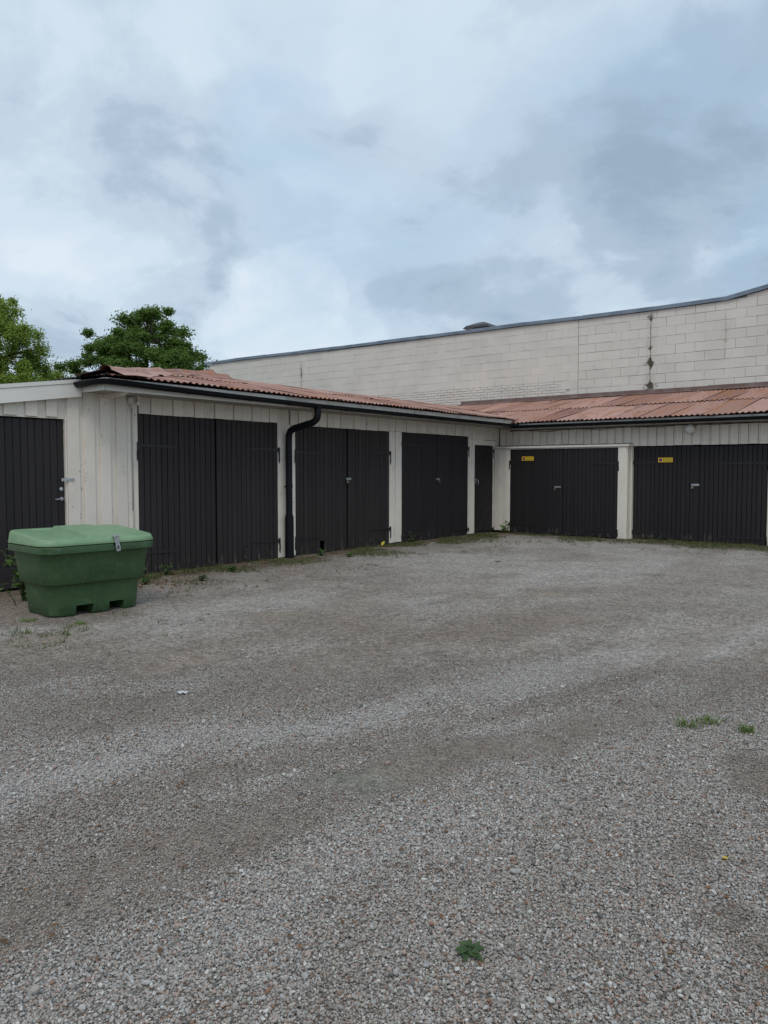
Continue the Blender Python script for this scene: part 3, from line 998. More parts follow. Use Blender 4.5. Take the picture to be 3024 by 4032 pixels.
# over the doors
D1, D2, D3, D4s = (6.52, 9.262), (9.702, 12.396), (12.835, 15.40), (15.712, 16.563)
boards(fA, wallA, 6.53, 9.265, 2.325, 2.64, 0.19, M_WHITE, 0.0, zj=0.003)
boards(fA, wallA, 9.575, 12.40, 2.305, 2.64, 0.187, M_WHITE, 0.0, zj=0.003)
boards(fA, wallA, 12.405, 15.40, 2.312, 2.64, 0.187, M_WHITE, 0.0, zj=0.003)
boards(fA, wallA, 15.41, YB - 0.03, 2.25, 2.64, 0.16, M_WHITE, 0.0, zj=0.012, alt=0.006)
# posts and boards between the doors
fblock(fA, 'post', 9.272, 9.545, -0.06, 0.014, 0.0, 2.63, M_WHITE, wallA, 0.006)
fblock(fA, 'board', 9.552, 9.600, -0.04, 0.002, 0.03, 2.303, M_WHITE, wallA)
fblock(fA, 'board', 9.606, 9.692, -0.04, 0.016, 0.01, 2.303, M_WHITE, wallA)
for a_, b_, q in ((12.405, 12.515, 0.014), (12.522, 12.605, 0.004), (12.612, 12.735, 0.016), (12.742, 12.828, 0.006)):
    fblock(fA, 'board', a_, b_, -0.05, q, 0.01 + rnd.uniform(0, 0.03), 2.309, M_WHITE, wallA, 0.005)
for a_, b_, q in ((15.410, 15.490, 0.014), (15.497, 15.585, 0.002), (15.592, 15.705, 0.014)):
    fblock(fA, 'board', a_, b_, -0.05, q, 0.01 + rnd.uniform(0, 0.02), 2.247, M_WHITE, wallA, 0.005)
fblock(fA, 'board', 15.712, 16.563, -0.05, 0.012, 2.125, 2.246, M_WHITE, wallA, 0.005)
for a_, b_, q, zl in ((16.570, 16.672, 0.010, 0.04), (16.675, YB - 0.03, 0.006, 2.0)):
    fblock(fA, 'board', a_, b_, -0.05, q, zl, 2.246, M_WHITE, wallA, 0.005)
# first double door
mid1 = 7.937
d = leaf(fA, garA, D1[0], mid1 - 0.01, 0.0, 2.318, 0.104, M_DARK, 0.0)
hinge(fA, d, D1[0], 1, 0.63, 1.875, 0.007, -0.02, 0.20); hinge(fA, d, D1[0], 1, 0.63, 0.312, 0.007, -0.02, 0.12)
for s, z, rr in ((7.199, 0.814, 0.013), (7.13, 0.72, 0.010), (7.445, 1.414, 0.012)):
    mb = MB(); mb.tube([fA(s, 0.004, z), fA(s, 0.0085, z)], rr, 9); centred(mb, 'bolt_head', M_IRON, d)
d = leaf(fA, garA, mid1 + 0.005, D1[1], 0.0, 2.318, 0.104, M_DARK, 0.012)
fblock(fA, 'cover_strip', mid1 - 0.012, mid1 + 0.092, 0.0185, 0.034, -0.015, 2.315, M_DARK, d, 0.005)
hinge(fA, d, D1[1] + 0.01, -1, 0.63, 1.862, 0.019, 0.02, 0.20); hinge(fA, d, D1[1] + 0.01, -1, 0.63, 0.300, 0.019, 0.035, 0.18)
mb = MB()
mb.box(XA + 0.019, XA + 0.026, 8.468, 8.622, 0.02, 0.225)
vent = centred(mb, 'vent', M_DARK, d)
for k in range(5):
    z = 0.045 + k * 0.034
    mb = MB(); mb.raw([fA(8.482, 0.026, z), fA(8.608, 0.026, z), fA(8.608, 0.040, z + 0.006), fA(8.482, 0.040, z + 0.006), fA(8.482, 0.027, z + 0.028), fA(8.608, 0.027, z + 0.028)], [(0, 1, 2, 3), (3, 2, 5, 4), (0, 3, 4), (1, 5, 2)])
    centred(mb, 'slat', M_DARK, vent)
mb = MB(); mb.prism([(8.04, 1.18), (8.058, 1.18), (8.058, 1.225), (8.04, 1.225)], lambda a, b, q: fA(a, q, b), 0.033, 0.0365); centred(mb, 'keyhole_plate', M_IRON, d)
# second double door
mid2 = 11.10
d = leaf(fA, garA, D2[0], mid2 - 0.008, 0.0, 2.300, 0.1035, M_DARK, 0.0, hole=(10.325, 10.500, 0.215))
hinge(fA, d, D2[0], 1, 0.62, 1.838, 0.007, -0.02, 0.18); hinge(fA, d, D2[0], 1, 0.62, 0.302, 0.007, -0.02, 0.18)
d = leaf(fA, garA, mid2 + 0.008, D2[1], 0.0, 2.306, 0.1035, M_DARK, 0.008)
fblock(fA, 'cover_strip', mid2 - 0.005, mid2 + 0.10, 0.0145, 0.032, -0.01, 2.302, M_DARK, d, 0.005)
hinge(fA, d, D2[1] + 0.01, -1, 0.62, 1.864, 0.015, -0.01, 0.20); hinge(fA, d, D2[1] + 0.01, -1, 0.62, 0.325, 0.015, 0.01, 0.18)
hasp(fA, d, 11.035, 11.180, 1.354, 0.033)
padlock(fA, 11.06, 1.350, 0.04, 'small padlock in the hasp of the double door beside the black downpipe')
# third double door
mid3 = 14.11
d = leaf(fA, garA, D3[0], mid3 - 0.006, 0.02, 2.308, 0.14, M_DARK2, 0.0, groove=0.004, cham=0.003)
hinge(fA, d, D3[0], 1, 0.70, 2.062, 0.007, -0.01, 0.0); hinge(fA, d, D3[0], 1, 0.70, 0.122, 0.007, 0.0, 0.0)
d = leaf(fA, garA, mid3 + 0.006, D3[1], 0.02, 2.300, 0.14, M_DARK2, 0.004, groove=0.003, cham=0.002)
hinge(fA, d, D3[1] + 0.01, -1, 0.70, 2.030, 0.012, 0.01, 0.18); hinge(fA, d, D3[1] + 0.01, -1, 0.70, 0.128, 0.012, 0.0, 0.0)
hasp(fA, d, 14.09, 14.226, 1.324, 0.014)
padlock(fA, 14.20, 1.318, 0.02, 'small padlock in the hasp of the third double door left of the narrow door', -0.2)


# narrow door of slanting planks
def clip(poly, inside, cut):
    out = []
    for i in range(len(poly)):
        p, q = poly[i], poly[(i + 1) % len(poly)]
        if inside(p): out.append(p)
        if inside(p) != inside(q): out.append(cut(p, q))
    return out


def clip_rect(poly, a0, a1, b0, b1):
    for ax, lim, sg in ((0, a0, 1), (0, a1, -1), (1, b0, 1), (1, b1, -1)):
        if not poly: return poly
        poly = clip(poly, lambda p: sg * (p[ax] - lim) >= 0, lambda p, q: tuple(p[k] + (q[k] - p[k]) * (lim - p[ax]) / (q[ax] - p[ax]) for k in (0, 1)))
    return poly


mb = MB()
p_, q_ = fA(D4s[0] + 0.01, -0.035, 0.05), fA(D4s[1] - 0.01, -0.012, 2.10)
mb.box(p_.x, q_.x, p_.y, q_.y, p_.z, q_.z)
dsm = centred(mb, 'door_leaf', M_INSIDE, garA)
dsm['label'] = 'narrow door of slanting planks'
sl = 0.88      # rise per metre along the plank
pw = 0.118
k = -12
while k < 30:
    b0 = k * pw * 1.35
    strip = [(15.6, b0), (16.7, b0 + 1.1 * sl), (16.7, b0 + 1.1 * sl + pw * 1.35 - 0.010), (15.6, b0 + pw * 1.35 - 0.010)]
    pol = clip_rect(strip, D4s[0] + 0.004, D4s[1] - 0.004, 0.03 + rnd.uniform(0, 0.01), 2.112)
    if len(pol) >= 3:
        mb = MB(); q = rnd.uniform(-0.003, 0.003)
        mb.prism(pol, lambda a, b, e: fA(a, e, b), -0.012, 0.006 + q)
        centred(mb, 'plank', M_DARK2, dsm)
    k += 1
hinge(fA, dsm, D4s[1] + 0.01, -1, 0.30, 1.985, 0.010, 0, 0.16); hinge(fA, dsm, D4s[1] + 0.01, -1, 0.72, 0.075, 0.010, 0.0, 0.0)
hasp(fA, dsm, 15.66, 15.76, 1.312, 0.018)
padlock(fA, 15.74, 1.290, 0.02, 'small padlock on the narrow door of slanting planks')
mb = MB()
mb.tube([fA(15.80, 0.008, 1.17), fA(15.80, 0.045, 1.18), fA(15.83, 0.052, 1.23), fA(15.80, 0.045, 1.29), fA(15.80, 0.008, 1.30)], 0.007, 7)
centred(mb, 'handle', M_ZINC, dsm, True)
mb = MB(); mb.prism([(16.10, 1.84), (16.135, 1.83), (16.265, 1.68), (16.23, 1.69)], lambda a, b, e: fA(a, e, b), 0.008, 0.013)
centred(mb, 'slot_plate', M_IRON, dsm)

# ---- eaves of wing A
mb = MB()   # boarding under the sheets, and soffit
zs = lambda x: ZEA - 0.035 + SA * (XE - x)
YA1 = YE + 0.15
mb.raw([(XE - 0.03, Y0 + 0.03, zs(XE) - 0.03), (XE - 0.03, YA1, zs(XE) - 0.03), (XE - WA, YW, zs(XE - WA) - 0.03), (XE - WA, Y0 + WA, zs(XE - WA) - 0.03)], [(0, 1, 2, 3)])
mb.raw([(XE - 0.03, Y0 + 0.03, zs(XE) - 0.03), (XE - 2 * WA, Y0 + 0.03, zs(XE) - 0.03), (XE - WA, Y0 + WA, zs(XE - WA) - 0.03)], [(0, 2, 1)])
mb.raw([(XE - 2 * WA, Y0, zs(XE) - 0.03), (XE - WA, Y0 + WA, zs(XE - WA) - 0.03), (XE - WA, YW, zs(XE - WA) - 0.03), (XE - 2 * WA, YW, zs(XE) - 0.03)], [(0, 1, 2, 3)])
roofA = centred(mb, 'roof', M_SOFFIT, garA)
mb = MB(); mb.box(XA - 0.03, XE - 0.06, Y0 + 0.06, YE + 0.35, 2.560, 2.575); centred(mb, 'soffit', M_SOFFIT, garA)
# fascia boards butted end to end
ys = [Y0 + 0.02, 8.9, 11.75, 11.83, 14.2, YE + 0.05]
for i in range(5):
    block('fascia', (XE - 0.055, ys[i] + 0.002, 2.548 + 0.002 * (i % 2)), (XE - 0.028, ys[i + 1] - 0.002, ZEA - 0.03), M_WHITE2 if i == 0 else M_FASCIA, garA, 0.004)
block('fascia', (XA + 0.03, Y0 - 0.008, 2.548), (XE - 0.028, Y0 + 0.016, ZEA - 0.035), M_WHITE2, garA, 0.004)
for yy in (6.0, 7.3, 8.6, 9.9, 11.2, 12.5, 13.8, 15.1, 16.2):   # rafter tails
    mb = MB()
    mb.raw([(XA - 0.02, yy - 0.04, 2.559), (XA - 0.02, yy + 0.04, 2.559), (XE - 0.07, yy + 0.04, 2.559), (XE - 0.07, yy - 0.04, 2.559), (XA - 0.02, yy - 0.04, 2.50), (XA - 0.02, yy + 0.04, 2.50), (XE - 0.22, yy + 0.04, 2.515), (XE - 0.22, yy - 0.04, 2.515)],
           [(0, 1, 2, 3), (4, 7, 6, 5), (3, 2, 6, 7), (0, 3, 7, 4), (1, 5, 6, 2), (0, 4, 5, 1)])
    if yy < 6.1: centred(mb, 'rafter_tail', M_WHITE, garA)

# corrugated sheets of wing A
def ptA(s, r, h): return (XE + 0.05 - r * (WA + 0.05) / WA, s, ZEA + SA * (r * (WA + 0.05) / WA - 0.05) + h)
MIDR = 2.42
SW = WAVE * 6
s, i = Y0 - 0.04, 0
while s < YW:
    s1 = min(s + SW + 0.04, YW)
    corr_sheet('roof_sheet', M_RUSTA, roofA, s, s1, lambda q: max(0.0, q - YE - 0.22), lambda q: max(0.0, min(MIDR + 0.06, q - Y0 + 0.02)), ptA, 0.004, 100 + i)
    corr_sheet('roof_sheet', M_RUSTA, roofA, s, s1, lambda q: max(MIDR, q - YE - 0.22), lambda q: min(WA, q - Y0 + 0.02), ptA, 0.013, 300 + i)
    s += SW; i += 1
# hipped end and rear slope
def ptE(s, r, h): return (s, Y0 - 0.05 + r, ZEA + SA * (r - 0.05) + h)
s, i = XE - 2 * WA, 0
while s < XE:
    s1 = min(s + SW * 2 + 0.04, XE + 0.03)
    corr_sheet('roof_sheet', M_TAR, roofA, s, s1, lambda q: 0.0, lambda q: max(0, min(XE - q + 0.05, q - XE + 2 * WA)), ptE, 0.004, 500 + i)
    s += SW * 2; i += 1
def ptR(s, r, h): return (XE - 2 * WA + r, s, ZEA + SA * r + h)
s, i = Y0, 0
while s < YW:
    s1 = min(s + SW * 3 + 0.04, YW)
    corr_sheet('roof_sheet', M_RUSTA, roofA, s, s1, lambda q: 0.0, lambda q: min(WA, q - Y0), ptR, 0.004, 600 + i)
    s += SW * 3; i += 1
# hip caps: four bent sheets, each lifting off the one below
planeA = lambda x: ZEA + SA * (XE - x)
planeE = lambda y: ZEA + SA * (y - Y0)
for i in range(4):
    t0, t1 = 0.02 + i * 1.40, 0.02 + (i + 1) * 1.40 + 0.10
    mb = MB(); v, fcs = [], []
    rows = 7
    for k in range(rows):
        t_ = t0 + (t1 - t0) * k / (rows - 1)
        hx, hy = XE - min(t_, WA), Y0 + (t_ if t_ < WA else WA + (t_ - WA) * 1.4)
        lift = 0.02 + 0.03 * (k / (rows - 1) - 0.3) ** 2 + (0.03 if i == 0 and k == 0 else 0.012 if i == 0 and k < 3 else 0) + 0.012 * (i % 2)
        f_ = 0.40 + 0.05 * math.sin(3.1 * i + k * 0.9) - (0.12 if i == 3 and k == rows - 1 else 0)
        zc = planeA(hx) + lift
        line = []
        qx, qy = hx - f_ * 0.707, hy - f_ * 0.707
        line.append((qx, qy, planeE(qy) + 0.035))
        qx, qy = hx - 0.085, hy - 0.085
        line.append((qx, qy, zc - 0.005))
        for a in np.linspace(math.pi, 0, 6):
            line.append((hx + 0.075 * math.cos(a) * 0.707, hy + 0.075 * math.cos(a) * 0.707, zc + 0.012 + 0.062 * math.sin(a)))
        qx, qy = hx + 0.085, hy + 0.085
        line.append((qx, qy, zc - 0.005))
        for q in (0.6, 1.0):
            qx, qy = hx + f_ * 0.707 * q, hy + f_ * 0.707 * q
            line.append((qx, qy, planeA(qx) + 0.026 + 0.007 * math.sin(k * 2.2 + i * 1.3) * q + (0.018 if k in (0, rows - 1) and q == 1 else 0)))
        nl = len(line)
        v += line
    for k in range(rows - 1):
        for j in range(nl - 1):
            fcs.append((k * nl + j, k * nl + j + 1, (k + 1) * nl + j + 1, (k + 1) * nl + j))
    mb.raw(v, fcs)
    centred(mb, 'hip_cap', M_RUSTA, roofA, True, 50)
# ridge cap along the top
mb = MB(); v, fcs = [], []
yy = np.linspace(Y0 + WA, YW - 0.02, 20)
for y in yy:
    v += [(XE - WA + 0.22, y, planeA(XE - WA + 0.22) + 0.014), (XE - WA, y, ZR + 0.022), (XE - WA - 0.22, y, planeA(XE - WA + 0.22) + 0.014)]
for k in range(len(yy) - 1):
    fcs += [(k * 3, k * 3 + 1, k * 3 + 4, k * 3 + 3), (k * 3 + 1, k * 3 + 2, k * 3 + 5, k * 3 + 4)]
mb.raw(v, fcs); centred(mb, 'ridge_cap', M_RUSTA, roofA)

# gutters: half round channel swept along a path
def gutter(name, parent, path, r=0.058, brackets=()):
    mb = MB(); v, fcs = [], []
    n_ = 9
    path = [Vector(p) for p in path]
    for i, p in enumerate(path):
        d = (path[min(i + 1, len(path) - 1)] - path[max(i - 1, 0)]); d.z = 0; d.normalize()
        k = 1.0
        if 0 < i < len(path) - 1:
            d1 = (path[i] - path[i - 1]); d1.z = 0; d1.normalize()
            k = 1 / max(0.5, d.dot(d1))
        a = Vector((d.y, -d.x, 0))
        prof = [(-(r) * math.cos(q), -r * math.sin(q)) for q in np.linspace(0, math.pi, n_)]
        prof += [(r + 0.010, 0.004), (r + 0.008, 0.012), (r - 0.004, 0.010)]
        inner = [((r - 0.004) * math.cos(q), -(r - 0.004) * math.sin(q)) for q in np.linspace(0.05, math.pi, n_)]
        line = [p + a * (u * k) + Vector((0, 0, h)) for u, h in prof + inner]
        v += line
        nl = len(line)
    for i in range(len(path) - 1):
        for j in range(nl):
            j2 = (j + 1) % nl
            fcs.append((i * nl + j, i * nl + j2, (i + 1) * nl + j2, (i + 1) * nl + j))
    def half_cap(base):
        fcs.append(tuple(base + j for j in range(n_)))
    half_cap(0); half_cap((len(path) - 1) * nl)
    mb.raw(v, fcs)
    g = centred(mb, name, M_GUTTER, parent, True, 40)
    for p in brackets:                       # joint sleeves
        p = Vector(p[:3]), p[3]
        c, ax = p
        m2 = MB()
        aa = Vector((1, 0, 0)) if ax == 'y' else Vector((0, -1, 0))
        dd = Vector((0, 1, 0)) if ax == 'y' else Vector((1, 0, 0))
        vv = []
        for e in (-0.022, 0.022):
            for q in np.linspace(-0.15, math.pi + 0.15, 11):
                vv.append(c + dd * e - aa * ((r + 0.005) * math.cos(q)) + Vector((0, 0, -(r + 0.005) * math.sin(q))))
        m2.raw(vv, [(k, k + 1, k + 12, k + 11) for k in range(10)])
        centred(m2, 'gutter_joint', M_GUTTER, g, True)
    return g


GX_ = XE + 0.055
gyA = lambda y: float(np.interp(y, [5.4, 7.5, 9.5, 16.5], [2.672, 2.640, 2.618, 2.600]))
br = [(GX_, y, gyA(y), 'y') for y in (6.9, 8.05, 8.9, 10.3, 11.6, 13.3, 14.9)]
gutA = gutter('gutter', garA, [(XA + 0.02, Y0 - 0.075, 2.655), (GX_ - 0.05, Y0 - 0.075, 2.668), (GX_, Y0 - 0.03, 2.671), (GX_, 7.5, 2.64), (GX_, 9.5, 2.618), (GX_, YE - 0.02, 2.600)], brackets=br)
# downpipe with swan neck
mb = MB()
PY = 9.445
path = [(GX_, 9.56, 2.60), (GX_, 9.56, 2.52), (GX_, 9.555, 2.44), (GX_ - 0.02, 9.55, 2.375), (GX_ - 0.09, 9.54, 2.325), (GX_ - 0.25, 9.505, 2.285), (XA + 0.22, 9.465, 2.235), (XA + 0.145, PY, 2.19), (XA + 0.11, PY, 2.12), (XA + 0.105, PY, 2.0), (XA + 0.105, PY, 0.75)]
mb.tube(path, 0.058, 16)
dp = centred(mb, 'downpipe', M_GUTTER, garA, True, 50)
mb = MB(); mb.tube([(XA + 0.105, PY, 0.75), (XA + 0.105, PY, 0.72), (XA + 0.105, PY, 0.715), (XA + 0.105, PY, -0.02)], [0.066, 0.066, 0.076, 0.079], 16)
centred(mb, 'pipe_sleeve', M_GUTTER, dp, True, 50)
mb = MB(); mb.tube([(XA + 0.105, PY, 1.215), (XA + 0.105, PY, 1.265)], 0.064, 16); mb.tube([(XA + 0.05, PY, 1.24), (XA + 0.01, PY, 1.24)], 0.010, 6); mb.tube([(XA + 0.105, PY - 0.05, 1.24), (XA + 0.105, PY - 0.105, 1.24)], 0.011, 6)
centred(mb, 'pipe_clamp', M_GUTTER, dp, True, 40)
mb = MB(); mb.tube([(GX_, 9.56, 2.575), (GX_, 9.56, 2.545)], [0.068, 0.064], 16); centred(mb, 'gutter_outlet', M_GUTTER, dp, True, 40)

# electric bits by the first door
t_ = empty('junction_box', fA(6.385, 0.012, 2.45), 'pale junction box high on the wall left of the first garage door', 'junction box')
fblock(fA, 'cover', 6.345, 6.425, 0.013, 0.055, 2.455, 2.545, M_WHITE2, t_, 0.008)
fblock(fA, 'back_plate', 6.34, 6.43, 0.0125, 0.018, 2.45, 2.55, M_WHITE2, t_, 0.002)
mb = MB()
mb.tube([fA(6.385, 0.03, 2.455), fA(6.37, 0.04, 2.40), fA(6.385, 0.045, 2.35), fA(6.41, 0.04, 2.375), fA(6.415, 0.03, 2.33), fA(6.413, 0.020, 2.28), fA(6.413, 0.020, 0.945)], 0.0085, 7)
mb.tube([fA(6.413, 0.020, 0.945), fA(6.43, 0.020, 0.92), fA(6.432, 0.020, 0.40)], 0.0045, 6)
tag(centred(mb, 'cable', M_CABLEW, None, True), 'pale electric cable running down the wall beside the first garage door', 'cable')
t_ = empty('wall_lamp', fA(6.50, 0.03, 2.50), 'bare bulb lamp under the eave above the first garage door', 'lamp')
mb = MB(); mb.tube([fA(6.50, 0.06, 2.559), fA(6.50, 0.06, 2.535), fA(6.50, 0.06, 2.52)], [0.028, 0.026, 0.020], 10); centred(mb, 'socket', M_WHITE2, t_, True, 40)
mb = MB(); mb.tube([fA(6.50, 0.06, 2.523), fA(6.50, 0.06, 2.505), fA(6.50, 0.06, 2.485), fA(6.50, 0.06, 2.46), fA(6.50, 0.06, 2.44), fA(6.50, 0.06, 2.432)], [0.014, 0.020, 0.031, 0.034, 0.022, 0.004], 12); centred(mb, 'bulb', M_OPAL, t_, True)

# ================================================================== LEAN-TO SHED AT THE LEFT END
shed = empty('shed', (XA, 4.6, 0), 'low white board shed with flat sloping roof left of the garages', 'shed')
SY0 = 2.6
mb = MB(); mb.box(XA - 3.8, XA - 0.36, SY0, 5.40, 0, 2.2)
wS = centred(mb, 'wall', M_INSIDE, shed)
vz = lambda y: 2.492 - (5.60 - y) * 0.152
bs_ = [(4.60, 4.762), (4.875, 5.032), (5.149, 5.295)]
for a_, b_ in bs_:
    fblock(fA, 'board', a_, b_, 0.004, 0.030, 2.200 + 0.012 * rnd.random(), vz(a_) + 0.05, M_WHITE, wS, 0.004)
for a_, b_ in ((4.32, 4.49), (4.05, 4.21), (3.78, 3.94), (3.5, 3.66), (3.2, 3.36), (2.9, 3.06)):
    fblock(fA, 'board', a_, b_, 0.004, 0.030, 2.2 if a_ > 4.3 else 0.03, vz(a_) + 0.05, M_WHITE, wS, 0.004)
for a_, b_ in ((4.42, 4.66), (4.664, 4.92), (4.924, 5.19), (5.194, 5.412)):
    fblock(fA, 'board', a_, b_, -0.03, 0.003, 2.185, vz(a_) + 0.04, M_WHITE, wS, 0.003)
fblock(fA, 'board', SY0, 4.415, -0.03, 0.003, 0.02, vz(SY0) + 0.03, M_WHITE, wS, 0.003)
D0 = (4.44, 5.405)
d = leaf(fA, shed, D0[0], D0[1], 0.03, 2.172, 0.092, M_DARKOLD, -0.030, groove=0.006)
fblock(fA, 'kick_board', D0[0], D0[1] - 0.005, -0.022, -0.008, 0.02, 0.28, M_DARKOLD, d, 0.004)
fblock(fA, 'jamb', 5.408, 5.432, -0.06, 0.010, 0.0, 2.183, M_WHITE, wS, 0.003)
hasp(fA, d, 5.515, 5.333, 1.387, 0.028)
mb = MB(); c0 = fA(5.352, -0.022, 1.262); nx_ = Vector((1, 0, 0))
mb.tube([c0, c0 + nx_ * 0.008, c0 + nx_ * 0.010], [0.027, 0.026, 0.020], 14); mb.tube([c0 + nx_ * 0.01, c0 + nx_ * 0.016], 0.011, 10)
centred(mb, 'lock_cylinder', M_ZINC, d, True, 40)
mb = MB(); c0 = fA(5.355, -0.022, 1.135)
mb.tube([c0, c0 + nx_ * 0.008], [0.026, 0.024], 14); mb.tube([c0, c0 + nx_ * 0.05, c0 + nx_ * 0.055 + Vector((0, -0.02, 0)), c0 + nx_ * 0.055 + Vector((0, -0.115, -0.004))], [0.010, 0.010, 0.010, 0.008], 8)
centred(mb, 'door_handle', M_ZINC, d, True, 40)
# verge board and sheet edge, rising towards the garages
mb = MB()
yv = [SY0 - 0.1, 5.60]
v = []
for y in yv:
    v += [(XA + 0.075, y, vz(y)), (XA + 0.105, y, vz(y)), (XA + 0.105, y, vz(y) + 0.178), (XA + 0.075, y, vz(y) + 0.178)]
mb.raw(v, [(0, 3, 2, 1), (4, 5, 6, 7)] + [(k, (k + 1) % 4, 4 + (k + 1) % 4, 4 + k) for k in range(4)])
centred(mb, 'verge_board', M_WHITE2, shed)
mb = MB(); v = []
for y in yv:
    v += [(XA + 0.06, y, vz(y) + 0.182), (XA + 0.114, y, vz(y) + 0.182), (XA + 0.114, y, vz(y) + 0.232), (XA + 0.06, y, vz(y) + 0.232)]
mb.raw(v, [(0, 3, 2, 1), (4, 5, 6, 7)] + [(k, (k + 1) % 4, 4 + (k + 1) % 4, 4 + k) for k in range(4)])
centred(mb, 'verge_trim', M_WHITE2, shed)
mb = MB(); v = []
for y in (SY0 - 0.1, 5.56):
    v += [(XA - 4.0, y, vz(y) + 0.13), (XA + 0.06, y, vz(y) + 0.13), (XA + 0.06, y, vz(y) + 0.20), (XA - 4.0, y, vz(y) + 0.20)]
mb.raw(v, [(0, 3, 2, 1), (4, 5, 6, 7)] + [(k, (k + 1) % 4, 4 + (k + 1) % 4, 4 + k) for k in range(4)])
centred(mb, 'roof', M_TAR, shed)

# ================================================================== GARAGE WING ACROSS THE END (B)
garB = empty('garage_row', (-5, YB, 0), 'white timber garage wing with rust streaked lean-to roof below the block wall', 'garage')
mb = MB(); mb.box(-9.5, -1.2, YB + 0.30, YB + 0.36, 0, 2.6); mb.box(-1.3, -1.2, YB, YW, 0, 2.6)
wallB = centred(mb, 'wall', M_INSIDE, garB)
# upper boards with narrow gaps between wider ones
s = -9.60
i = 0
while s < -1.3:
    wd = 0.147
    zb = 2.125 if s < -6.36 else 2.055
    fblock(fB, 'board', s, s + wd, -0.02, 0.018 + rnd.uniform(-0.002, 0.002), zb + rnd.uniform(-0.004, 0.004), 2.62, M_WHITE, wallB, 0.004)
    fblock(fB, 'board', s + wd + 0.006, s + 0.186 - 0.006, -0.03, 0.002, zb, 2.62, M_WHITE, wallB, 0.002)
    s += 0.186; i += 1
# boxed out front of the fourth garage
boards(fB4, wallB, XA + 0.03, -9.165, 0.05, 2.04, 0.115, M_WHITE, 0.0, 0.012, 0.004, 0.004)
fblock(fB4, 'post', -6.468, -6.282, -0.05, 0.022, 0.0, 2.048, M_WHITE, wallB, 0.006)
mb = MB(); mb.box(-6.284, -6.258, YB4 + 0.0, YB - 0.001, 0.0, 2.046); centred(mb, 'board', M_WHITE, wallB)
mb = MB(); mb.box(-6.255, -6.225, YB - 0.08, YB + 0.02, 0.0, 2.046); centred(mb, 'board', M_WHITE, wallB)
mb = MB()
mb.raw([(XA + 0.03, YB4 - 0.055, 2.050), (-6.215, YB4 - 0.055, 2.050), (-6.215, YB - 0.022, 2.050), (XA + 0.03, YB - 0.022, 2.050),
        (XA + 0.03, YB4 - 0.055, 2.088), (-6.215, YB4 - 0.055, 2.088), (-6.215, YB - 0.022, 2.118), (XA + 0.03, YB - 0.022, 2.118)],
       [(3, 2, 1, 0), (4, 5, 6, 7), (0, 1, 5, 4), (1, 2, 6, 5), (2, 3, 7, 6), (3, 0, 4, 7)])
centred(mb, 'door_hood', M_WHITE, garB)
fblock(fB4, 'lintel', -9.16, -6.47, -0.04, 0.010, 2.020, 2.048, M_FASCIA, wallB, 0.003)
mid4 = -7.785
d = leaf(fB4, garB, -9.155, mid4 - 0.006, 0.01, 2.016, 0.083, M_DARK2, 0.0, groove=0.006)
hinge(fB4, d, -9.155, 1, 0.66, 1.715, 0.007, -0.01, 0.16); hinge(fB4, d, -9.155, 1, 0.62, 0.215, 0.007, 0.0, 0.0)
d4 = d
hasp(fB4, d, -7.990, -7.826, 1.133, 0.010)
padlock(fB4, -7.97, 1.133, 0.016, 'small padlock in the hasp of the door with the hood over it')
d = leaf(fB4, garB, mid4 + 0.006, -6.475, 0.01, 2.016, 0.090, M_DARK2, 0.003, groove=0.006)
hinge(fB4, d, -6.475, -1, 0.66, 1.675, 0.010, 0.0, 0.16); hinge(fB4, d, -6.475, -1, 0.68, 0.160, 0.010, 0.0, 0.10)
fblock(fB4, 'ledge', -7.15, -7.09, 0.010, 0.022, 0.03, 0.16, M_DARK2, d, 0.003)
mid5 = -4.90
d = leaf(fB, garB, -6.215, mid5 - 0.006, 0.02, 2.035, 0.094, M_DARK2, 0.0, groove=0.008, cham=0.006)
hinge(fB, d, -6.215, 1, 0.62, 1.690, 0.007, 0.0, 0.10); hinge(fB, d, -6.215, 1, 0.62, 0.150, 0.007, 0.0, 0.12)
d = leaf(fB, garB, mid5 + 0.006, -3.50, 0.0, 2.030, 0.094, M_DARK2, 0.004, groove=0.008, cham=0.006)
hinge(fB, d, -3.50, -1, 0.85, 1.668, 0.011, 0.0, 0.12); hinge(fB, d, -3.50, -1, 0.85, 0.14, 0.011, -0.01, 0.12)
hasp(fB, d, -4.965, -4.800, 1.212, 0.027)
fblock(fB, 'cover_strip', mid5 - 0.02, mid5 + 0.075, 0.011, 0.026, 0.0, 2.02, M_DARK2, d, 0.004)
padlock(fB, -4.94, 1.210, 0.030, 'small padlock in the hasp of the double door under the globe lamp')
fblock(fB, 'post', -3.485, -3.33, -0.05, 0.020, 0.0, 2.05, M_WHITE, wallB, 0.006)
d = leaf(fB, garB, -3.32, -1.98, 0.02, 2.035, 0.094, M_DARK2, 0.0, groove=0.008, cham=0.006)
fblock(fB, 'post', -1.97, -1.3, -0.05, 0.010, 0.0, 2.05, M_WHITE, wallB, 0.006)
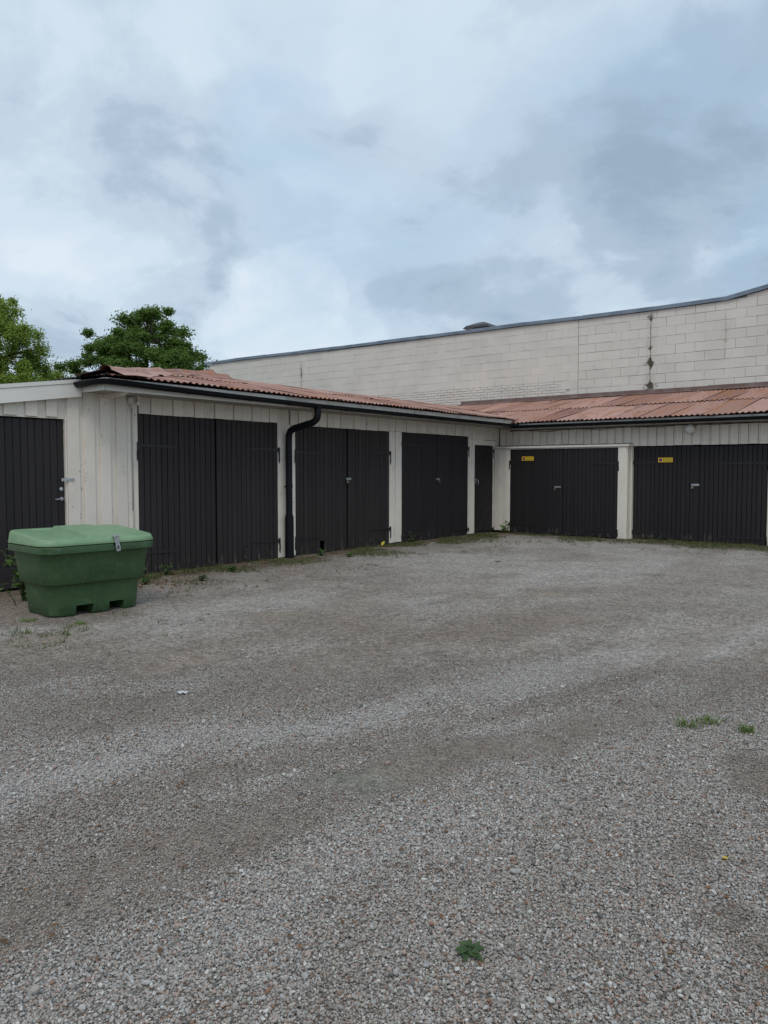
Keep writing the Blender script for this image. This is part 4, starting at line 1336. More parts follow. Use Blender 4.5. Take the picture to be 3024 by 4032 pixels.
# eaves and roof
mb = MB()
zb_ = lambda y: ZEB - 0.04 + SB * (y - YE)
mb.raw([(XE - 0.3, YE + 0.03, zb_(YE) - 0.03), (-0.9, YE + 0.03, zb_(YE) - 0.03), (-0.9, YW, zb_(YW) - 0.03), (XE - WA, YW, zb_(YW) - 0.03)], [(0, 1, 2, 3)])
roofB = centred(mb, 'roof', M_SOFFIT, garB)
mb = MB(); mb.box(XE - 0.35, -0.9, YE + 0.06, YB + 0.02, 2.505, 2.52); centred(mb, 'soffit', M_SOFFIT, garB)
xs_ = [XE + 0.0, -6.9, -3.9, -0.9]
for i in range(3):
    block('fascia', (xs_[i] + 0.002, YE + 0.028, 2.495), (xs_[i + 1] - 0.002, YE + 0.055, ZEB - 0.03), M_FASCIA, garB, 0.004)
def ptB(s, r, h): return (s, YE - 0.05 + r * (YW - YE + 0.05) / (YW - YE), ZEB + SB * (r - 0.05) + h)
WB = YW - YE
s, i = XE - WA, 0
while s < -1.0:
    s1 = s + SW + 0.055
    corr_sheet('roof_sheet', M_RUSTB, roofB, s, s1, lambda q: max(0.0, XE - q - 0.30), lambda q: max(0.0, 2.25), ptB, 0.004, 700 + i, 'r')
    corr_sheet('roof_sheet', M_RUSTB, roofB, s, s1, lambda q: max(2.20, XE - q - 0.30), lambda q: WB - 0.01, ptB, 0.022, 800 + i, 'r')
    s += SW; i += 1
GYB = YE - 0.055
gutB = gutter('gutter', garB, [(XE + 0.05, GYB, 2.570), (-6.0, GYB, 2.565), (-3.0, GYB, 2.560), (-0.9, GYB, 2.556)], r=0.056, brackets=[(x, GYB, 2.567, 'x') for x in (-8.35, -7.0, -5.6, -3.9, -2.6)])
mb = MB()   # mitre piece in the inner corner
mb.tube([(GX_ + 0.0, YE - 0.10, 2.575), (GX_ + 0.0, GYB, 2.575)], 0.066, 12); mb.tube([(GX_ - 0.01, GYB, 2.575), (GX_ + 0.12, GYB, 2.573)], 0.066, 12)
centred(mb, 'gutter_corner', M_GUTTER, gutB, True, 50)
# flashing where the lean-to meets the block wall
x = XE - WA + 0.35
while x < -1.2:
    x1 = min(x + 1.9, -1.2)
    mb = MB()
    p = [(-0.012, 3.735), (-0.028, 3.73), (-0.032, 3.645), (-0.26, 3.602), (-0.262, 3.592), (-0.02, 3.632), (-0.010, 3.65)]
    j = rnd.uniform(-0.004, 0.006)
    v = [(x + 0.002, YW + a, b + j) for a, b in p] + [(x1 + 0.02, YW + a, b + j + rnd.uniform(-0.006, 0.006)) for a, b in p]
    n_ = len(p)
    mb.raw(v, [tuple(range(n_)), tuple(range(2 * n_ - 1, n_ - 1, -1))] + [(q, q + n_, (q + 1) % n_ + n_, (q + 1) % n_) for q in range(n_)])
    centred(mb, 'flashing', M_FLASH, garB)
    x = x1

# globe lamp over the fifth door
t_ = empty('wall_lamp', fB(-5.0, 0.02, 2.30), 'round opal globe lamp on the boards above the double door', 'lamp')
mb = MB(); c0 = fB(-4.985, 0.021, 2.425); on = Vector((0, -1, 0))
mb.tube([c0, c0 + on * 0.03, c0 + on * 0.035], [0.055, 0.055, 0.04], 14); mb.tube([c0 + Vector((0.06, -0.01, 0.0)), c0 + Vector((0.13, -0.01, 0.075))], 0.006, 6)
centred(mb, 'base', M_CABLE, t_, True, 40)
mb = MB(); mb.tube([c0 + on * 0.02 + Vector((0, 0, -0.035)) + on * (0.10 * (1 - math.cos(a))) for a in np.linspace(0.25, math.pi - 0.02, 12)], [0.10 * math.sin(a) for a in np.linspace(0.25, math.pi - 0.02, 12)], 20)
centred(mb, 'globe', M_OPAL, t_, True)
# cables under the eave of wing B
for k, (z0, dz, o_) in enumerate(((2.500, 0.035, 0.03), (2.492, 0.020, 0.045), (2.488, 0.05, 0.035))):
    pts = []
    for x in np.linspace(-9.3, -1.4, 70):
        q = (x + 9.3) / 1.3 + k * 0.37
        pts.append(fB(x, o_, z0 - dz * (math.sin(math.pi * (q % 1.0)) ** 2) * (0.4 + 0.6 * ((int(q) * 37 + k * 11) % 10) / 10)))
    mb = MB().tube(pts, 0.006, 6)
    tag(centred(mb, 'cable', M_CABLE, None, True), ('thin dark cable sagging lightly under the eave above the hooded door', 'thin dark cable lying straightest under the eave of the end wing', 'thin dark cable hanging lowest under the eave of the end wing')[k], 'cable', 'cables under the eave')

# ================================================================== NO PARKING SIGNS
M_YEL = plain('yellow sign enamel', (0.80, 0.60, 0.025), 0.4, 0, 0.08, 8)
M_RED = plain('red sign enamel', (0.42, 0.03, 0.02), 0.4, 0, 0.1, 8)
M_BLUE = plain('blue sign enamel', (0.03, 0.05, 0.30), 0.4, 0, 0.1, 8)
M_BLK = plain('black sign print', (0.012, 0.012, 0.012), 0.5, 0, 0.1, 8)


def text_mesh(txt, size, depth=0.0, bold=0.0, align='LEFT', res=3):
    cu = bpy.data.curves.new('lettering', 'FONT')
    cu.body = txt; cu.size = size; cu.extrude = depth; cu.offset = bold; cu.resolution_u = res
    cu.align_x = align; cu.align_y = 'CENTER'
    o_ = bpy.data.objects.new('lettering', cu)
    col.objects.link(o_)
    dg = bpy.context.evaluated_depsgraph_get()
    me = bpy.data.meshes.new_from_object(o_.evaluated_get(dg))
    bpy.data.objects.remove(o_)
    return me


def sign(f, s0, s1, z0, z1, o_, label):
    t_ = empty('parking_sign', f((s0 + s1) / 2, o_, z0), label, 'sign', 'yellow no parking signs')
    pl_ = fblock(f, 'plate', s0, s1, o_, o_ + 0.003, z0, z1, M_RED, t_, 0.001)
    fblock(f, 'face', s0 + 0.006, s1 - 0.006, o_ + 0.0032, o_ + 0.0042, z0 + 0.006, z1 - 0.006, M_YEL, t_, 0.0004)
    h = z1 - z0
    cs, cz = s0 + 0.058, (z0 + z1) / 2
    def disc(r, d0, mat, name, r_in=None):
        mb = MB()
        if r_in is None:
            mb.prism([(cs + r * math.cos(a), cz + r * math.sin(a)) for a in np.linspace(0, 2 * math.pi, 24, endpoint=False)], lambda a, b, q: f(a, q, b), o_ + d0, o_ + d0 + 0.0008)
        centred(mb, name, mat, t_)
    disc(0.037, 0.0045, M_RED, 'ring')
    disc(0.029, 0.0056, M_BLUE, 'disc')
    mb = MB(); u = 0.7071
    mb.prism([(cs + a * u - b * u, cz - a * u - b * u) for a, b in ((-0.030, -0.004), (0.030, -0.004), (0.030, 0.004), (-0.030, 0.004))], lambda a, b, q: f(a, q, b), o_ + 0.0066, o_ + 0.0072)
    centred(mb, 'bar', M_RED, t_)
    for k, txt in enumerate(('Parkering', 'förbjuden')):
        me = text_mesh(txt, 0.038, 0.0002, 0.0009)
        xs = [v.co.x for v in me.vertices]
        k_ = 0.185 / (max(xs) - min(xs)) if k == 0 else 0.180 / (max(xs) - min(xs))
        for v in me.vertices:
            v.co.x = (v.co.x - min(xs)) * k_
        ob = put('lettering', me, M_BLK, f(s0 + 0.112, o_ + 0.0047, cz + (0.021 if k == 0 else -0.021)), t_)
        ob.rotation_euler = (R(90), 0, 0)
    return t_


sign(fB4, -8.845, -8.525, 1.748, 1.852, 0.016, 'yellow no parking sign on the door below the hood')
sign(fB, -5.680, -5.360, 1.690, 1.797, 0.016, 'yellow no parking sign on the door near the globe lamp')

# ================================================================== GREEN SAND BIN
m, t, bs = material('green moulded plastic')
oc = t.add('ShaderNodeTexCoord').outputs['Object']
n1 = t.noise(t.pos, 4.0, 5, 0.6)
n2 = t.noise(t.pos, 420, 2, 0.5)
scr = t.smooth(t.noise(t.mapping(t.pos, (14, 14, 90)), 1.0, 4, 0.7), 0.68, 0.73)
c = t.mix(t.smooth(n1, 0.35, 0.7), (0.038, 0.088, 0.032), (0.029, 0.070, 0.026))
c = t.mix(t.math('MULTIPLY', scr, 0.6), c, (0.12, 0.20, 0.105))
streak = t.smooth(t.noise(t.mapping(t.pos, (26, 26, 2.0)), 1.0, 4, 0.6), 0.55, 0.75)
c = t.mix(t.math('MULTIPLY', streak, 0.35), c, (0.085, 0.115, 0.065))
dust = t.math('MULTIPLY', t.smooth(t.noise(t.pos, 11, 6, 0.7), 0.52, 0.72), 0.30)
c = t.mix(dust, c, (0.16, 0.22, 0.13))
setin(t, bs, 'Base Color', c)
setin(t, bs, 'Roughness', 0.52)
setin(t, bs, 'Specular IOR Level', 0.45)
bump(t, bs, n2, 0.12, 0.002)
M_GREEN = m
m, t, bs = material('sun bleached green plastic')
n1 = t.noise(t.pos, 3.0, 5, 0.6)
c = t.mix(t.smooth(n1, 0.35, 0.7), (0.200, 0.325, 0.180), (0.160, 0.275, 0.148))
c = t.mix(t.math('MULTIPLY', t.smooth(t.noise(t.pos, 14, 6, 0.7), 0.5, 0.7), 0.35), c, (0.26, 0.36, 0.25))
setin(t, bs, 'Base Color', c)
setin(t, bs, 'Roughness', 0.42)
setin(t, bs, 'Specular IOR Level', 0.5)
bump(t, bs, t.noise(t.pos, 420, 2, 0.5), 0.12, 0.002)
M_GREENL = m
bin_ = empty('sand_bin', (-7.765, 4.535, 0.0), 'green plastic sand bin with lid standing before the shed door', 'bin')
bin_.rotation_euler = (0, 0, R(-4))


def rrect(L_, D_, r_, cy=0.0, n=7):
    """rounded rectangle, x along length, y depth (front is +x side of the yard, see rotation below)"""
    pts = []
    for cx, cy_, a0 in ((L_ - r_, D_ - r_, 0), (-(L_ - r_), D_ - r_, 90), (-(L_ - r_), -(D_ - r_), 180), (L_ - r_, -(D_ - r_), 270)):
        for k in range(n):
            a = R(a0 + 90 * k / (n - 1))
            pts.append((cx + r_ * math.cos(a), cy + cy_ + r_ * math.sin(a)))
    return pts


def loft(rings, closed=True):
    """rings: (points, z); local bin axes: length = local Y, front = +X"""
    mb = MB(); v = []
    n = len(rings[0][0])
    for pts, z in rings:
        v += [(-b, a, z) if False else (b, a, z) for a, b in pts]
    f_ = []
    for i in range(len(rings) - 1):
        for k in range(n):
            f_.append((i * n + k, i * n + (k + 1) % n, (i + 1) * n + (k + 1) % n, (i + 1) * n + k))
    if closed:
        f_.append(tuple(range(n))); f_.append(tuple(range((len(rings) - 1) * n, len(rings) * n)))
    return mb.raw(v, f_)


def binpart(mb_or_me, name, mat, parent, smooth=True, angle=35):
    me = mb_or_me.mesh(name, smooth, angle) if isinstance(mb_or_me, MB) else mb_or_me
    o_ = bpy.data.objects.new(name, me)
    col.objects.link(o_)
    o_.parent = parent
    if not me.materials: me.materials.append(mat)
    WLOC[o_] = Vector((0, 0, 0))
    return o_


B = dict(l0=0.475, d0=0.320)
rings = [(rrect(0.490, 0.320, 0.13), 0.0), (rrect(0.500, 0.330, 0.135), 0.012), (rrect(0.512, 0.342, 0.14), 0.16), (rrect(0.526, 0.356, 0.145), 0.305), (rrect(0.531, 0.361, 0.145), 0.318),
         (rrect(0.556, 0.390, 0.155), 0.330), (rrect(0.564, 0.398, 0.155), 0.344), (rrect(0.582, 0.422, 0.16), 0.50), (rrect(0.600, 0.445, 0.165), 0.648), (rrect(0.604, 0.450, 0.165), 0.656), (rrect(0.636, 0.486, 0.175), 0.660), (rrect(0.642, 0.492, 0.175), 0.666), (rrect(0.645, 0.495, 0.175), 0.724), (rrect(0.640, 0.490, 0.175), 0.733), (rrect(0.60, 0.45, 0.17), 0.735)]
tub_me = loft(rings).mesh('tub')
tub = bpy.data.objects.new('tub', tub_me); col.objects.link(tub)
cut = MB()
for y0_, y1_ in ((-0.245, -0.055), (0.125, 0.295)):
    cut.box(-0.6, 0.6, y0_, y1_, -0.1, 0.098)
cut.box(0.470, 0.62, -0.03 + 0.13, 0.19, 0.705, 0.76)      # notch in the rim behind the hasp
cut_o = bpy.data.objects.new('cut', cut.mesh('cut')); col.objects.link(cut_o)
bmod = tub.modifiers.new('cut', 'BOOLEAN'); bmod.operation = 'DIFFERENCE'; bmod.object = cut_o; bmod.solver = 'EXACT'
dg = bpy.context.evaluated_depsgraph_get()
tub_new = bpy.data.meshes.new_from_object(tub.evaluated_get(dg))
bpy.data.objects.remove(tub); bpy.data.objects.remove(cut_o)
tub_new.shade_smooth(); tub_new.set_sharp_from_angle(angle=R(38))
tub_new.name = 'tub'
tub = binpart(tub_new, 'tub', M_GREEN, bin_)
# lid: height field over a rounded rectangle with a rolled skirt
LL, LD, LR = 0.640, 0.490, 0.175
NU, NV = 96, 64


def lid_h(y, x):       # y along length, x towards the front
    back = (LD - x) / (2 * LD)
    edge = min(LD - abs(x), LL - abs(y))
    cxr, cyr = abs(x) - (LD - LR), abs(y) - (LL - LR)
    if cxr > 0 and cyr > 0:
        edge = LR - math.hypot(cxr, cyr)
    e = max(0.0, min(1.0, edge / 0.034))
    roll = math.sqrt(max(0.0, 1 - (1 - e) ** 2))
    st = lambda v, a, b: (lambda q: q * q * (3 - 2 * q))(max(0.0, min(1.0, (v - a) / (b - a))))
    h = 0.016 + 0.030 * roll + 0.078 * st(back, -0.25, 1.0) * roll
    # raised fields with sunk strips between them
    inx = st(x, -LD + 0.10, -LD + 0.115) * (1 - st(x, LD - 0.075, LD - 0.06))
    mid_f = st(y, -0.155, -0.14) * (1 - st(y, 0.255, 0.27))
    lft = st(y, -0.41, -0.38) * (1 - st(y, -0.19, -0.175))
    h += 0.024 * inx * mid_f - 0.018 * inx * lft
    h += 0.010 * (1 - st(abs(y + 0.165), 0.012, 0.022)) * inx * -1
    return h


mb = MB(); v = []
for j in range(NV + 1):
    x = -LD + 2 * LD * j / NV
    q = abs(x) - (LD - LR)
    half = LL if q <= 0 else LL - LR + math.sqrt(max(0, LR * LR - q * q))
    for i in range(NU + 1):
        u = -1 + 2 * i / NU
        u = math.copysign(abs(u) ** 0.85, u)
        v.append((x, u * half, 0.748 + lid_h(u * half, x)))
fcs = []
W_ = NU + 1
for j in range(NV):
    for i in range(NU):
        fcs.append((j * W_ + i, j * W_ + i + 1, (j + 1) * W_ + i + 1, (j + 1) * W_ + i))
mb.raw(v, fcs)
# skirt
bord = [(0, i) for i in range(W_)] + [(j, NU) for j in range(1, NV + 1)] + [(NV, i) for i in range(NU - 1, -1, -1)] + [(j, 0) for j in range(NV - 1, 0, -1)]
b0 = len(mb.v)
ringv = [v[j * W_ + i] for j, i in bord]
for zz_, gr in ((0.764, 1.006), (0.746, 1.008), (0.7405, 0.998)):
    mb.v += [(p[0] * gr, p[1] * gr, zz_) for p in ringv]
nb = len(bord)
top_idx = [j * W_ + i for j, i in bord]
for k in range(nb):
    k2 = (k + 1) % nb
    mb.f.append((top_idx[k], top_idx[k2], b0 + k2, b0 + k))
    for q in range(2):
        mb.f.append((b0 + q * nb + k, b0 + q * nb + k2, b0 + (q + 1) * nb + k2, b0 + (q + 1) * nb + k))
mb.f.append(tuple(b0 + 2 * nb + k for k in range(nb)))
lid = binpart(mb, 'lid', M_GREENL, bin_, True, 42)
# hasp of the bin: bent zinc plate with a slot
def slot_plate(wd, ln, th):
    n = 16
    outer, inner = [], []
    for k in range(n):
        a = 2 * math.pi * (k + 0.5) / n
        ca, sa = math.cos(a), math.sin(a)
        s_ = max(abs(ca), abs(sa))
        outer.append((ca / s_ * wd / 2, sa / s_ * 0.045 - ln + 0.045))
        inner.append((ca * 0.0085, sa * 0.020 - ln + 0.042))
    mb = MB()
    v = [(0, a, b) for a, b in outer] + [(0, a, b) for a, b in inner] + [(th, a, b) for a, b in outer] + [(th, a, b) for a, b in inner]
    f_ = []
    for k in range(n):
        k2 = (k + 1) % n
        f_ += [(k, k2, n + k2, n + k), (2 * n + k, 3 * n + k, 3 * n + k2, 2 * n + k2), (k, 2 * n + k, 2 * n + k2, k2), (n + k, n + k2, 3 * n + k2, 3 * n + k)]
    mb.raw(v, f_)
    mb.box(0, th, -wd / 2, wd / 2, -ln + 0.09, 0)
    mb.box(-0.035, 0.006, -wd / 2 - 0.004, wd / 2 + 0.004, -0.004, 0.008)
    mb.tube([(0.004, -wd / 2 - 0.006, 0.0), (0.004, wd / 2 + 0.006, 0.0)], 0.007, 8)
    return mb


hp = binpart(slot_plate(0.052, 0.165, 0.004), 'hasp', M_ZINC, bin_, True, 30)
hp.location = (0.506, 0.125, 0.815); hp.rotation_euler = (R(11), R(2), 0)
stp = binpart(MB().box(0.497, 0.503, 0.122, 0.158, 0.662, 0.712).tube([(0.503, 0.132, 0.685), (0.52, 0.132, 0.685), (0.52, 0.148, 0.685), (0.503, 0.148, 0.685)], 0.004, 6), 'staple', M_IRON, bin_, False)
# moulded name panel
zf = lambda z: 0.397 + (z - 0.35) * (0.445 - 0.397) / 0.295       # front face depth at height z
panel = MB()
pz0, pz1, py0, py1 = 0.412, 0.512, -0.135, 0.150
for a0, a1, b0_, b1_ in ((py0, py1, pz1 - 0.006, pz1), (py0, py1, pz0, pz0 + 0.006), (py0, py0 + 0.006, pz0 + 0.006, pz1 - 0.006), (py1 - 0.006, py1, pz0 + 0.006, pz1 - 0.006)):
    vv = [(zf(z) + d_, y, z) for d_ in (-0.004, 0.006) for y in (a0, a1) for z in (b0_, b1_)]
    panel.raw(vv, [(0, 1, 3, 2), (4, 6, 7, 5), (0, 4, 5, 1), (2, 3, 7, 6), (0, 2, 6, 4), (1, 5, 7, 3)])
binpart(panel, 'name_frame', M_GREEN, tub, False)
tm = text_mesh('SAND', 0.095, 0.0060, 0.002, 'CENTER', 4)
xs = [v.co.x for v in tm.vertices]; ysv = [v.co.y for v in tm.vertices]
kx, ky = 0.245 / (max(xs) - min(xs)), 0.068 / (max(ysv) - min(ysv))
mx, my = (max(xs) + min(xs)) / 2, (max(ysv) + min(ysv)) / 2
for v in tm.vertices:
    a, b, e = (v.co.x - mx) * kx + 0.0075, (v.co.y - my) * ky + 0.462, v.co.z
    v.co = (zf(b) + e, a, b)
binpart(tm, 'lettering', M_GREEN, tub, False)

# ================================================================== PLANTS
def leafmat(name, a, b, tr=0.35, yellow=None):
    m, t, bs = material(name)
    ri = t.add('ShaderNodeNewGeometry').outputs['Random Per Island']
    oi = objrand(t)
    r_ = t.math('FRACT', t.math('ADD', ri, t.math('MULTIPLY', oi, 7.31)))
    c = t.mix(r_, a, b)
    if yellow:
        c = t.mix(t.smooth(r_, 0.90, 0.96), c, yellow)
    setin(t, bs, 'Base Color', c)
    setin(t, bs, 'Roughness', 0.55)
    setin(t, bs, 'Specular IOR Level', 0.3)
    tl = t.add('ShaderNodeBsdfTranslucent', Color=c)
    mx_ = t.add('ShaderNodeMixShader', Fac=tr)
    out = [n_ for n_ in t.n if n_.type == 'OUTPUT_MATERIAL'][0]
    t.l.new(bs.outputs[0], mx_.inputs[1]); t.l.new(tl.outputs[0], mx_.inputs[2]); t.l.new(mx_.outputs[0], out.inputs[0])
    return m


M_OAK = leafmat('oak leaves', (0.090, 0.170, 0.030), (0.155, 0.245, 0.050), 0.45)
M_WILLOW = leafmat('yellow green leaves', (0.205, 0.315, 0.054), (0.30, 0.40, 0.082), 0.5, (0.38, 0.36, 0.07))
M_LEAF = leafmat('fresh weed leaves', (0.050, 0.120, 0.026), (0.085, 0.165, 0.040), 0.3)
M_SHRUB = leafmat('shrub leaves', (0.075, 0.150, 0.035), (0.13, 0.205, 0.055), 0.35)
M_GRASS = leafmat('grass blades', (0.075, 0.115, 0.032), (0.14, 0.155, 0.060), 0.3, (0.30, 0.24, 0.12))
M_DRY = leafmat('dry brown leaves', (0.11, 0.065, 0.035), (0.25, 0.13, 0.06), 0.15)
M_YLEAF = leafmat('yellow leaf', (0.55, 0.42, 0.05), (0.60, 0.46, 0.06), 0.2)
M_BARK = plain('dark bark', (0.060, 0.050, 0.042), 0.9, 0, 0.4, 8, 0.2, 0.6, 20)
M_STEM = plain('green stems', (0.075, 0.11, 0.04), 0.7, 0, 0.3, 8)


def tree(name, label, base, height, crown, nclump, nleaf, lsize, clump_r, mat, seed, trunk_r=0.28, flat=0.75, shell=0.35, droop=0.0):
    """crown: list of (centre offset, radii) ellipsoids filled with leaf clumps"""
    pr = np.random.default_rng(seed)
    base = Vector(base)
    t_ = empty(name, base, label, 'tree')
    cl_ = []
    tot = sum(r_[0] * r_[1] * r_[2] for c_, r_ in crown)
    for c_, r_ in crown:
        k = max(4, int(nclump * r_[0] * r_[1] * r_[2] / tot))
        while k:
            p = pr.normal(size=3); p /= np.linalg.norm(p)
            rad = pr.uniform(shell, 1.0) ** 0.6
            q = np.array(c_) + p * rad * np.array(r_)
            if q[2] > 1.5:
                cl_.append(q); k -= 1
    cl_ = np.array(cl_)
    mb = MB()
    top = crown[0][0]
    fork = Vector((top[0] * 0.3, top[1] * 0.3, height * 0.30))
    mb.tube([(0, 0, -0.1), (0.02, 0.0, height * 0.1), (fork.x * 0.5, fork.y * 0.5, height * 0.2), fork], [trunk_r * 1.25, trunk_r, trunk_r * 0.9, trunk_r * 0.8], 9)
    limbs = []
    for k in range(11):
        q = Vector(cl_[pr.integers(len(cl_))])
        mid = fork.lerp(q, 0.5) + Vector((0, 0, 0.10 * height * pr.uniform(0.2, 1)))
        end = fork.lerp(q, 0.92)
        mb.tube([fork - Vector((0, 0, 0.2)), fork.lerp(mid, 0.5), mid, end], [trunk_r * 0.5, trunk_r * 0.36, trunk_r * 0.22, 0.02], 6)
        limbs += [fork.lerp(mid, 0.6), mid, mid.lerp(end, 0.6)]
    for q in cl_[pr.permutation(len(cl_))[:int(len(cl_) * 0.7)]]:
        q = Vector(q)
        s_ = min(limbs, key=lambda p: (p - q).length + (2.0 if p.z > q.z + 0.5 else 0))
        mb.tube([s_, s_.lerp(q, 0.5) + Vector((0, 0, 0.12)), q], [0.05, 0.032, 0.010], 5)
    centred_local = mb.mesh('trunk', True)
    o_ = bpy.data.objects.new('trunk', centred_local); col.objects.link(o_); o_.parent = t_; centred_local.materials.append(M_BARK)
    n = nleaf
    ci_ = pr.integers(len(cl_), size=n)
    cr = clump_r * pr.uniform(0.55, 1.25, len(cl_))
    d_ = pr.normal(size=(n, 3)); d_ /= np.linalg.norm(d_, axis=1)[:, None]
    rr = np.abs(pr.normal(0.60, 0.34, n))
    c0 = cl_[ci_] + d_ * (rr * cr[ci_])[:, None] * np.array([1, 1, flat])
    c0[:, 2] -= droop * rr * cr[ci_]
    nrm = d_ * 0.5 + pr.normal(size=(n, 3)) * 0.55 + np.array([0, 0, 0.55])
    nrm /= np.linalg.norm(nrm, axis=1)[:, None]
    a_ = np.cross(nrm, pr.normal(size=(n, 3))); a_ /= np.linalg.norm(a_, axis=1)[:, None]
    b_ = np.cross(nrm, a_)
    sz = lsize * pr.uniform(0.6, 1.3, n)[:, None]
    v = np.stack([c0 - a_ * sz, c0 - b_ * sz * 0.55 + nrm * sz * 0.12, c0 + a_ * sz, c0 + b_ * sz * 0.55 + nrm * sz * 0.12], 1).reshape(-1, 3)
    me = bpy.data.meshes.new('crown')
    me.vertices.add(len(v)); me.vertices.foreach_set('co', v.astype(np.float32).ravel())
    me.loops.add(4 * n); me.loops.foreach_set('vertex_index', np.arange(4 * n, dtype=np.int32))
    me.polygons.add(n); me.polygons.foreach_set('loop_start', np.arange(0, 4 * n, 4, dtype=np.int32))
    me.update(); me.validate()
    me.materials.append(mat)
    o_ = bpy.data.objects.new('crown', me); col.objects.link(o_); o_.parent = t_
    return t_


def away(u, dist):
    """ground point at a bearing: u is tan of the angle right of the view axis"""
    return Vector((fw[0] * dist + rt[0] * u * dist, fw[1] * dist + rt[1] * u * dist, 0))


# axes for crowns are world axes; lateral = rt
def lat(a, b, z):
    return (rt[0] * a + fw[0] * b, rt[1] * a + fw[1] * b, z)


tree('oak_tree', 'broad dark green oak standing behind the hipped garage roof', away(-0.318, 42), 10.6,
     [(lat(0.1, 0, 6.6), (3.8, 3.4, 3.1)), (lat(3.2, 0, 6.6), (1.15, 1.3, 1.6)), (lat(-3.3, 0, 6.2), (1.0, 1.3, 1.2)), (lat(0, 0, 5.0), (4.0, 3.6, 1.6)), (lat(0.8, 0, 8.85), (2.2, 1.6, 1.5)), (lat(-1.2, 0, 8.5), (1.6, 1.4, 1.3))],
     330, 185000, 0.072, 0.52, M_OAK, 3, 0.36, 0.66, 0.42)
tree('willow_tree', 'tall yellow green tree rising behind the flat shed roof', away(-0.512, 36), 10.6,
     [(lat(0.1, 0, 5.9), (2.75, 2.5, 4.0)), (lat(0.3, 0, 4.2), (2.8, 2.6, 2.6)), (lat(-2.0, 0, 5.8), (2.4, 2.2, 4.0))],
     640, 300000, 0.060, 0.46, M_WILLOW, 8, 0.26, 1.0, 0.40, 0.25)
tree('small_tree', 'low green tree between the tall tree and the oak', away(-0.425, 40), 6.6,
     [(lat(0, 0, 5.0), (1.2, 1.2, 1.6)), (lat(0.9, 0, 4.6), (1.2, 1.0, 1.3))], 60, 16000, 0.065, 0.45, M_WILLOW, 12, 0.12, 0.9)
tree('far_tree', 'small dark treetop behind the end of the block wall', away(-0.226, 52), 9.4,
     [(lat(0.4, 0, 6.9), (1.3, 1.4, 2.0))], 50, 12000, 0.08, 0.5, M_OAK, 15, 0.15, 0.8)


def leaf_mesh(name, ln, wd, fold=0.25, curl=0.2, n=4):
    """pointed oval leaf along +X, folded on its midrib"""
    v, f_ = [], []
    for i in range(n + 1):
        q = i / n
        w_ = wd / 2 * math.sin(math.pi * min(0.98, q * 0.92 + 0.06)) ** 0.8 if 0 < i < n else wd * 0.03
        z = -curl * ln * q * q
        v += [(ln * q, -w_, z + fold * w_), (ln * q, 0, z), (ln * q, w_, z + fold * w_)]
    for i in range(n):
        b = i * 3
        f_ += [(b, b + 1, b + 4, b + 3), (b + 1, b + 2, b + 5, b + 4)]
    return MB().raw(v, f_).mesh(name, True, None, False)


def plant(name, label, base, stems, leaf_me, per, mat, seed, scale=(0.7, 1.2), group=None, cat='plant', stem_r=0.006):
    """stems: list of paths from the base; leaves set along them, each its own object"""
    pr = random.Random(seed)
    t_ = empty(name, base, label, cat, group)
    for path in stems:
        mb = MB().tube(path, [stem_r * (1 - 0.6 * i / (len(path) - 1)) for i in range(len(path))], 6)
        so = bpy.data.objects.new('stem', mb.mesh('stem', True)); col.objects.link(so); so.parent = t_; so.data.materials.append(M_STEM)
        pts = [Vector(p) for p in path]
        for k in range(per):
            q = (k + 0.8 + pr.uniform(-0.2, 0.2)) / per * (len(pts) - 1)
            q = min(q, len(pts) - 1.001)
            i = int(q)
            p = pts[i].lerp(pts[i + 1], q - i)
            lo = bpy.data.objects.new('leaf', leaf_me); col.objects.link(lo); lo.parent = t_
            lo.location = p
            lo.rotation_euler = (pr.uniform(-0.4, 0.4), pr.uniform(-0.5, 0.45), k * 2.4 + pr.uniform(-0.5, 0.5))
            s_ = pr.uniform(*scale)
            lo.scale = (s_, s_, s_)
    if not leaf_me.materials: leaf_me.materials.append(mat)
    return t_


LM = leaf_mesh('leaf', 0.100, 0.078)
pr = random.Random(3)
sh = []
for k in range(9):
    a, h = pr.uniform(-0.5, 0.5), pr.uniform(0.45, 0.82)
    dx, dy = pr.uniform(-0.10, 0.16), pr.uniform(-0.32, 0.06)
    sh.append([(0, 0, 0), (dx * 0.3, dy * 0.3, h * 0.4), (dx * 0.7, dy * 0.7, h * 0.8), (dx, dy, h)])
plant('leafy_shrub', 'light green leafy shrub growing behind the left end of the sand bin', (-8.75, 4.36, -0.01), sh, LM, 8, M_SHRUB, 4, cat='shrub')
sh2 = [[(0, 0, 0), (-0.02, -0.05, 0.12), (-0.03, -0.12, 0.22), (0.02, -0.18, 0.27)]]
plant('young_shoot', 'young bent shoot with few leaves beside the sand bin', (-8.50, 4.16, -0.01), sh2, LM, 4, M_SHRUB, 9, (0.5, 0.8), cat='plant')
sc_ = [[(0, 0, 0), (0.01, -0.01, 0.15), (0.03, -0.03, 0.33)], [(0.02, 0, 0), (0.08, -0.02, 0.12), (0.11, -0.05, 0.24)], [(-0.02, 0, 0), (-0.06, -0.03, 0.12), (-0.08, -0.05, 0.2)]]
plant('nettle_plant', 'dark green weed growing in the inner corner by the hooded door', (-9.22, 16.50, -0.01), sc_, LM, 6, M_LEAF, 5, (0.8, 1.3))
RM = leaf_mesh('leaf', 0.075, 0.034, 0.3, 0.15)
t_ = empty('weed_rosette', (-1.22, 1.975, 0.005), 'flat green weed rosette alone on the gravel near the camera', 'plant')
RM.materials.append(leafmat('dusty rosette leaves', (0.040, 0.082, 0.026), (0.070, 0.115, 0.040), 0.2))
